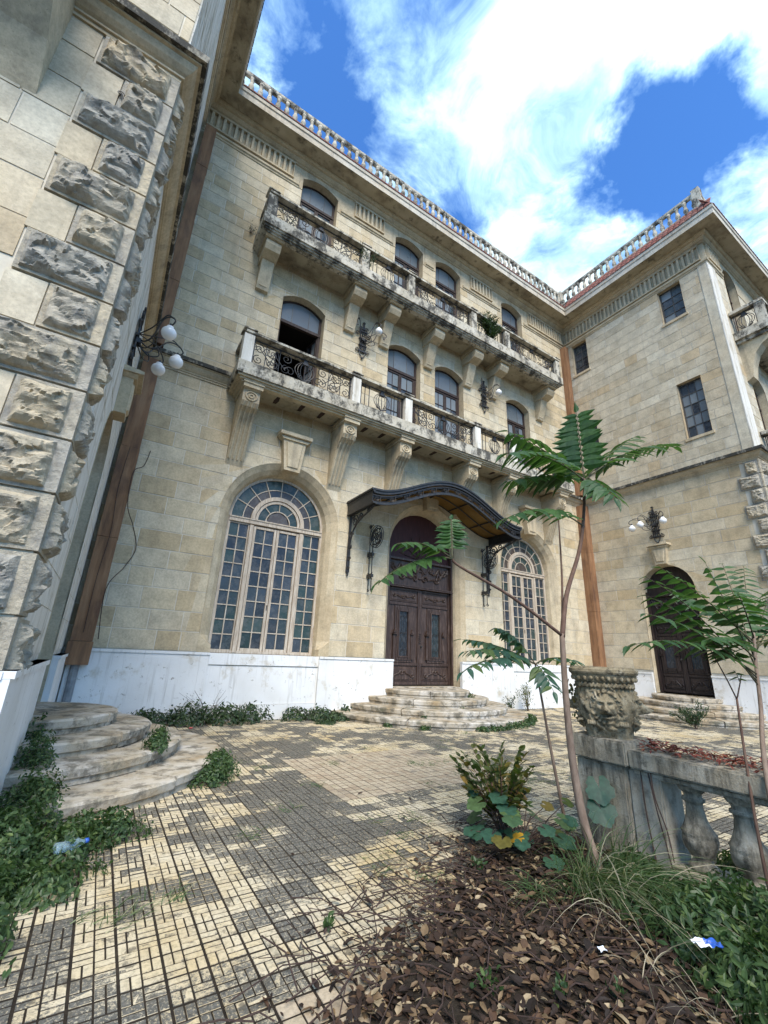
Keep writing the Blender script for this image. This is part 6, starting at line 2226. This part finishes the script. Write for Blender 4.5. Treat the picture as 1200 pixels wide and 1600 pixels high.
for k in range(36):
    a = rd.uniform(0, 2 * pi)
    tip = Vector((3.2 + .42 * cos(a) * rd.uniform(.3, 1) - .12, 3.05 + .4 * sin(a) * rd.uniform(.3, 1), rd.uniform(.3, .72)))
    b = Vector((3.2, 3.05, 0))
    m_ = (b + tip) / 2 + Vector((0, 0, .1))
    mb = MB()
    mb.tube([b, m_, tip], .005, 5, .002)
    mb.build('stem', 'bark_red', ol)
    for i in range(16):
        t = .3 + .7 * i / 15
        p = b.lerp(tip, t) + Vector((0, 0, .2 * t * (1 - t)))
        s = 1 if i % 2 else -1
        d = (tip - b).normalized()
        f = d.cross(Vector((0, 0, 1))) * s + d * .5 + Vector((0, 0, rd.uniform(-.3, .3)))
        Cn.append(p); Fw.append(f); Up.append((rd.uniform(-.4, .4), rd.uniform(-.4, .4), 1)); Sz.append(rd.uniform(.05, .10))
tag(link('foliage', leaf_mesh('foliage', Cn, Fw, Up, Sz, 1.0, 'leaf_olive'), ol), kind='stuff')
# ivy on the urn's shaded flank
Cn, Fw, Up, Sz = [], [], [], []
for k in range(26):
    z = .95 + .33 * random.random()
    Cn.append((3.83 + random.uniform(-.03, .05), 2.72 + random.uniform(-.05, .04), z)); Fw.append((random.uniform(-1, 1), random.uniform(-.5, .8), -1)); Up.append((-.8, .2 + random.uniform(-.4, .4), .3)); Sz.append(random.uniform(.035, .06))
iv = tag(empty('ivy', (3.83, 2.72, .85)), 'olive green ivy sprig hanging on the far flank of the lion urn', 'plant')
tag(link('foliage', leaf_mesh('foliage', Cn, Fw, Up, Sz, 1.1, 'leaf_olive'), iv), kind='stuff')
mb = MB()
mb.tube(sweep_pts([(3.84, 2.74, 1.30), (3.80, 2.76, 1.15), (3.81, 2.74, 1.0), (3.80, 2.75, .86)]), .004, 5)
mb.build('stem', 'twig', iv)

# ---- feathery shrubs and tall weeds by the walls, and plants on the balconies
def bush(name, label, base, r, h, n, size, mat, aspect, cat='plant', stems=9, up=.8):
    b = tag(empty(name, base), label, cat)
    base = Vector(base)
    Cn, Fw, Up, Sz = [], [], [], []
    mb = MB()
    for s in range(stems):
        a = random.uniform(0, 2 * pi)
        q = random.uniform(.2, 1.0)
        tip = base + Vector((r[0] * q * cos(a), r[1] * q * sin(a), h * random.uniform(.55, 1.05) * (1.1 - .35 * q)))
        mid = base.lerp(tip, .5) + Vector((0, 0, h * .12))
        mb.tube([base + Vector((random.uniform(-.03, .03), random.uniform(-.03, .03), 0)), mid, tip], .006, 4, .002)
        for k in range(n // stems):
            t = random.uniform(.15, 1.0)
            p = base * (1 - t) ** 2 + mid * (2 * t * (1 - t)) + tip * t * t
            p = p + Vector((random.gauss(0, .035), random.gauss(0, .035), random.gauss(0, .03))) * (h / .5) ** .5
            d = (tip - base).normalized()
            Cn.append(p); Fw.append((random.gauss(0, .6) + d.x, random.gauss(0, .6) + d.y, up + random.gauss(0, .4))); Up.append(unit_rand(1)[0]); Sz.append(size * random.uniform(.6, 1.3))
    mb.build('stems', 'twig', b)
    tag(link('foliage', leaf_mesh('foliage', Cn, Fw, Up, Sz, aspect, mat), b), kind='stuff')
    return b
bush('feathery_shrub', 'feathery grey green shrub growing at the foot of the right wing steps', (12.95, 5.75, 0), (.55, .5), .62, 900, .09, 'leaf_dark', .35)
bush('tall_weed', 'wispy tall weeds against the white plinth below the right arched window', (11.3, 9.55, 0), (.55, .2), .95, 420, .07, 'leaf_olive', .4)
bush('tall_weed', 'low wispy weed beside the main steps under the right arched window', (10.6, 9.6, 0), (.35, .2), .45, 200, .06, 'leaf_dark', .5)
bush('tall_weed', 'dead seeding weed stalks standing against plinth below the left arched window', (2.1, 9.75, 0), (.7, .12), .75, 90, .04, 'leaf_dead', .4)
bush('balcony_plant', 'green bush sprouting through the top balcony railing beside the twin windows', (4.55, 9.10, 12.62), (.42, .22), 1.0, 700, .08, 'leaf_dark', .4)
bush('balcony_plant', 'dark leafy bush overflowing the top balcony rail near its right end', (9.95, 9.05, 12.62), (.62, .3), 1.15, 2200, .10, 'leaf_dark', .55, stems=16, up=.2)
bush('balcony_plant', 'thin grassy weeds on the top balcony corner beside its left post', (2.1, 9.15, 12.62), (.6, .15), .95, 160, .07, 'grass_blade', .2)
bush('wall_weed', 'small weed rooted in the wall beside the top balcony left post', (1.25, 9.93, 12.7), (.2, .08), .35, 60, .05, 'leaf_dark', .5)
for (x, y, s) in ((1.8, 1.88, .10), (2.05, 1.65, .06), (2.28, 1.52, .05), (1.35, 2.6, .06), (2.6, 2.75, .07)):
    bush('seedling', 'tiny bright green seedlings sprouting among the dead leaves', (x, y, .01), (s, s), s * .9, 40, .035, 'leaf_ground', .8, stems=4)['group'] = 'seedlings in the flower bed'

# ---------------------------------------------------------------- litter
bt = tag(empty('plastic_bottle', (.10, 4.07, .05)), 'crushed pale blue plastic bottle lying among the left hand weeds', 'bottle')
def bottle_part(prof, a, b, name, mat):
    a, b = Vector(a), Vector(b)
    d = (b - a).normalized()
    u = d.orthogonal().normalized()
    v = d.cross(u)
    mb = MB()
    rows = []
    n = 14
    for r, t in prof:
        c = a.lerp(b, t)
        rows.append([mb.P(c + (u * cos(2 * pi * k / n) + v * sin(2 * pi * k / n) * .8) * r * (1 + .10 * sin(k * 2.3 + t * 9))) for k in range(n)])
    for A, B in zip(rows, rows[1:]):
        for k in range(n):
            mb.f.append([A[k], A[(k + 1) % n], B[(k + 1) % n], B[k]])
    mb.f.append(rows[0]); mb.f.append(rows[-1])
    mb.build(name, mat, bt, True)
bottle_part([(.028, 0), (.036, .06), (.036, .2), (.031, .26), (.036, .32), (.030, .45), (.036, .55), (.035, .72), (.016, .9), (.013, 1.0)], (.02, 4.02, .13), (.19, 4.12, .12), 'body', 'pet_plastic')
bottle_part([(.015, 0), (.016, .4), (.016, 1.0)], (.19, 4.12, .12), (.21, 4.132, .119), 'cap', 'wrap_blue')
def wrapper(name, label, c, s, mat, mat2=None):
    o = tag(empty(name, c), label, 'wrapper')
    for part, m, x0, x1 in (('foil', mat, 0, .5), ('printed_end', mat2, .5, 1.0)):
        if m is None:
            continue
        mb = MB()
        n = 10
        idx = {}
        for i in range(n + 1):
            for j in range(n + 1):
                u, v = x0 + (x1 - x0) * i / n, j / n
                z = .10 * s * noise.fractal(Vector((u * 4 + c[0], v * 4, c[1])), 1, 2, 2) + .015
                idx[i, j] = mb.P((c[0] + (u - .5) * s * .9 + (v - .5) * s * .25, c[1] + (v - .5) * s * .5 - (u - .5) * s * .45, c[2] + z))
        for i in range(n):
            for j in range(n):
                mb.f.append([idx[i, j], idx[i + 1, j], idx[i + 1, j + 1], idx[i, j + 1]])
        mb.build(part, m, o, False, fix=False)
wrapper('snack_wrapper', 'crumpled blue and silver foil wrapper lying on the ground cover', (2.80, 1.36, .16), .12, 'wrap_white', 'wrap_blue')
wrapper('paper_scrap', 'small white paper scrap lying on the dead leaves', (2.50, 1.71, .05), .07, 'wrap_white')
wrapper('paper_scrap', 'small red scrap lying before the dark weeds under the left arched window', (1.75, 9.25, .0), .12, 'wrap_red')

# ---- small fittings
an = tag(empty('roof_antenna', (9.3, 10.6, 17.1)), 'thin aerial rod standing behind the main roof parapet', 'antenna')
mb = MB()
mb.tube([(9.3, 10.6, 17.1), (9.35, 10.6, 20.2)], .012, 6)
mb.build('mast', 'iron', an)
mb = MB()
mb.tube([(9.0, 10.6, 19.75), (9.75, 10.6, 20.15)], .008, 5)
for k in range(4):
    mb.tube([(9.1 + .15 * k, 10.42, 19.8 + .08 * k), (9.1 + .15 * k, 10.78, 19.8 + .08 * k)], .006, 5)
mb.build('boom', 'iron', an)
hk = tag(empty('iron_hook', FA(-.98, 6.86, .03)), 'small black iron hook fixed among the rock faced corner stones', 'hook')
mb = MB(FA)
mb.tube([(u, v, .06) for u, v in spiral(-.98, 6.88, .035, 1.3)], .006, 5)
mb.tube([(u, v, .06) for u, v in spiral(-.93, 6.84, .022, 1.3)], .005, 5)
mb.tube([(-1.0, 6.9, .0), (-.97, 6.87, .07), (-.94, 6.82, .06)], .007, 5)
mb.build('curl', 'iron', hk)
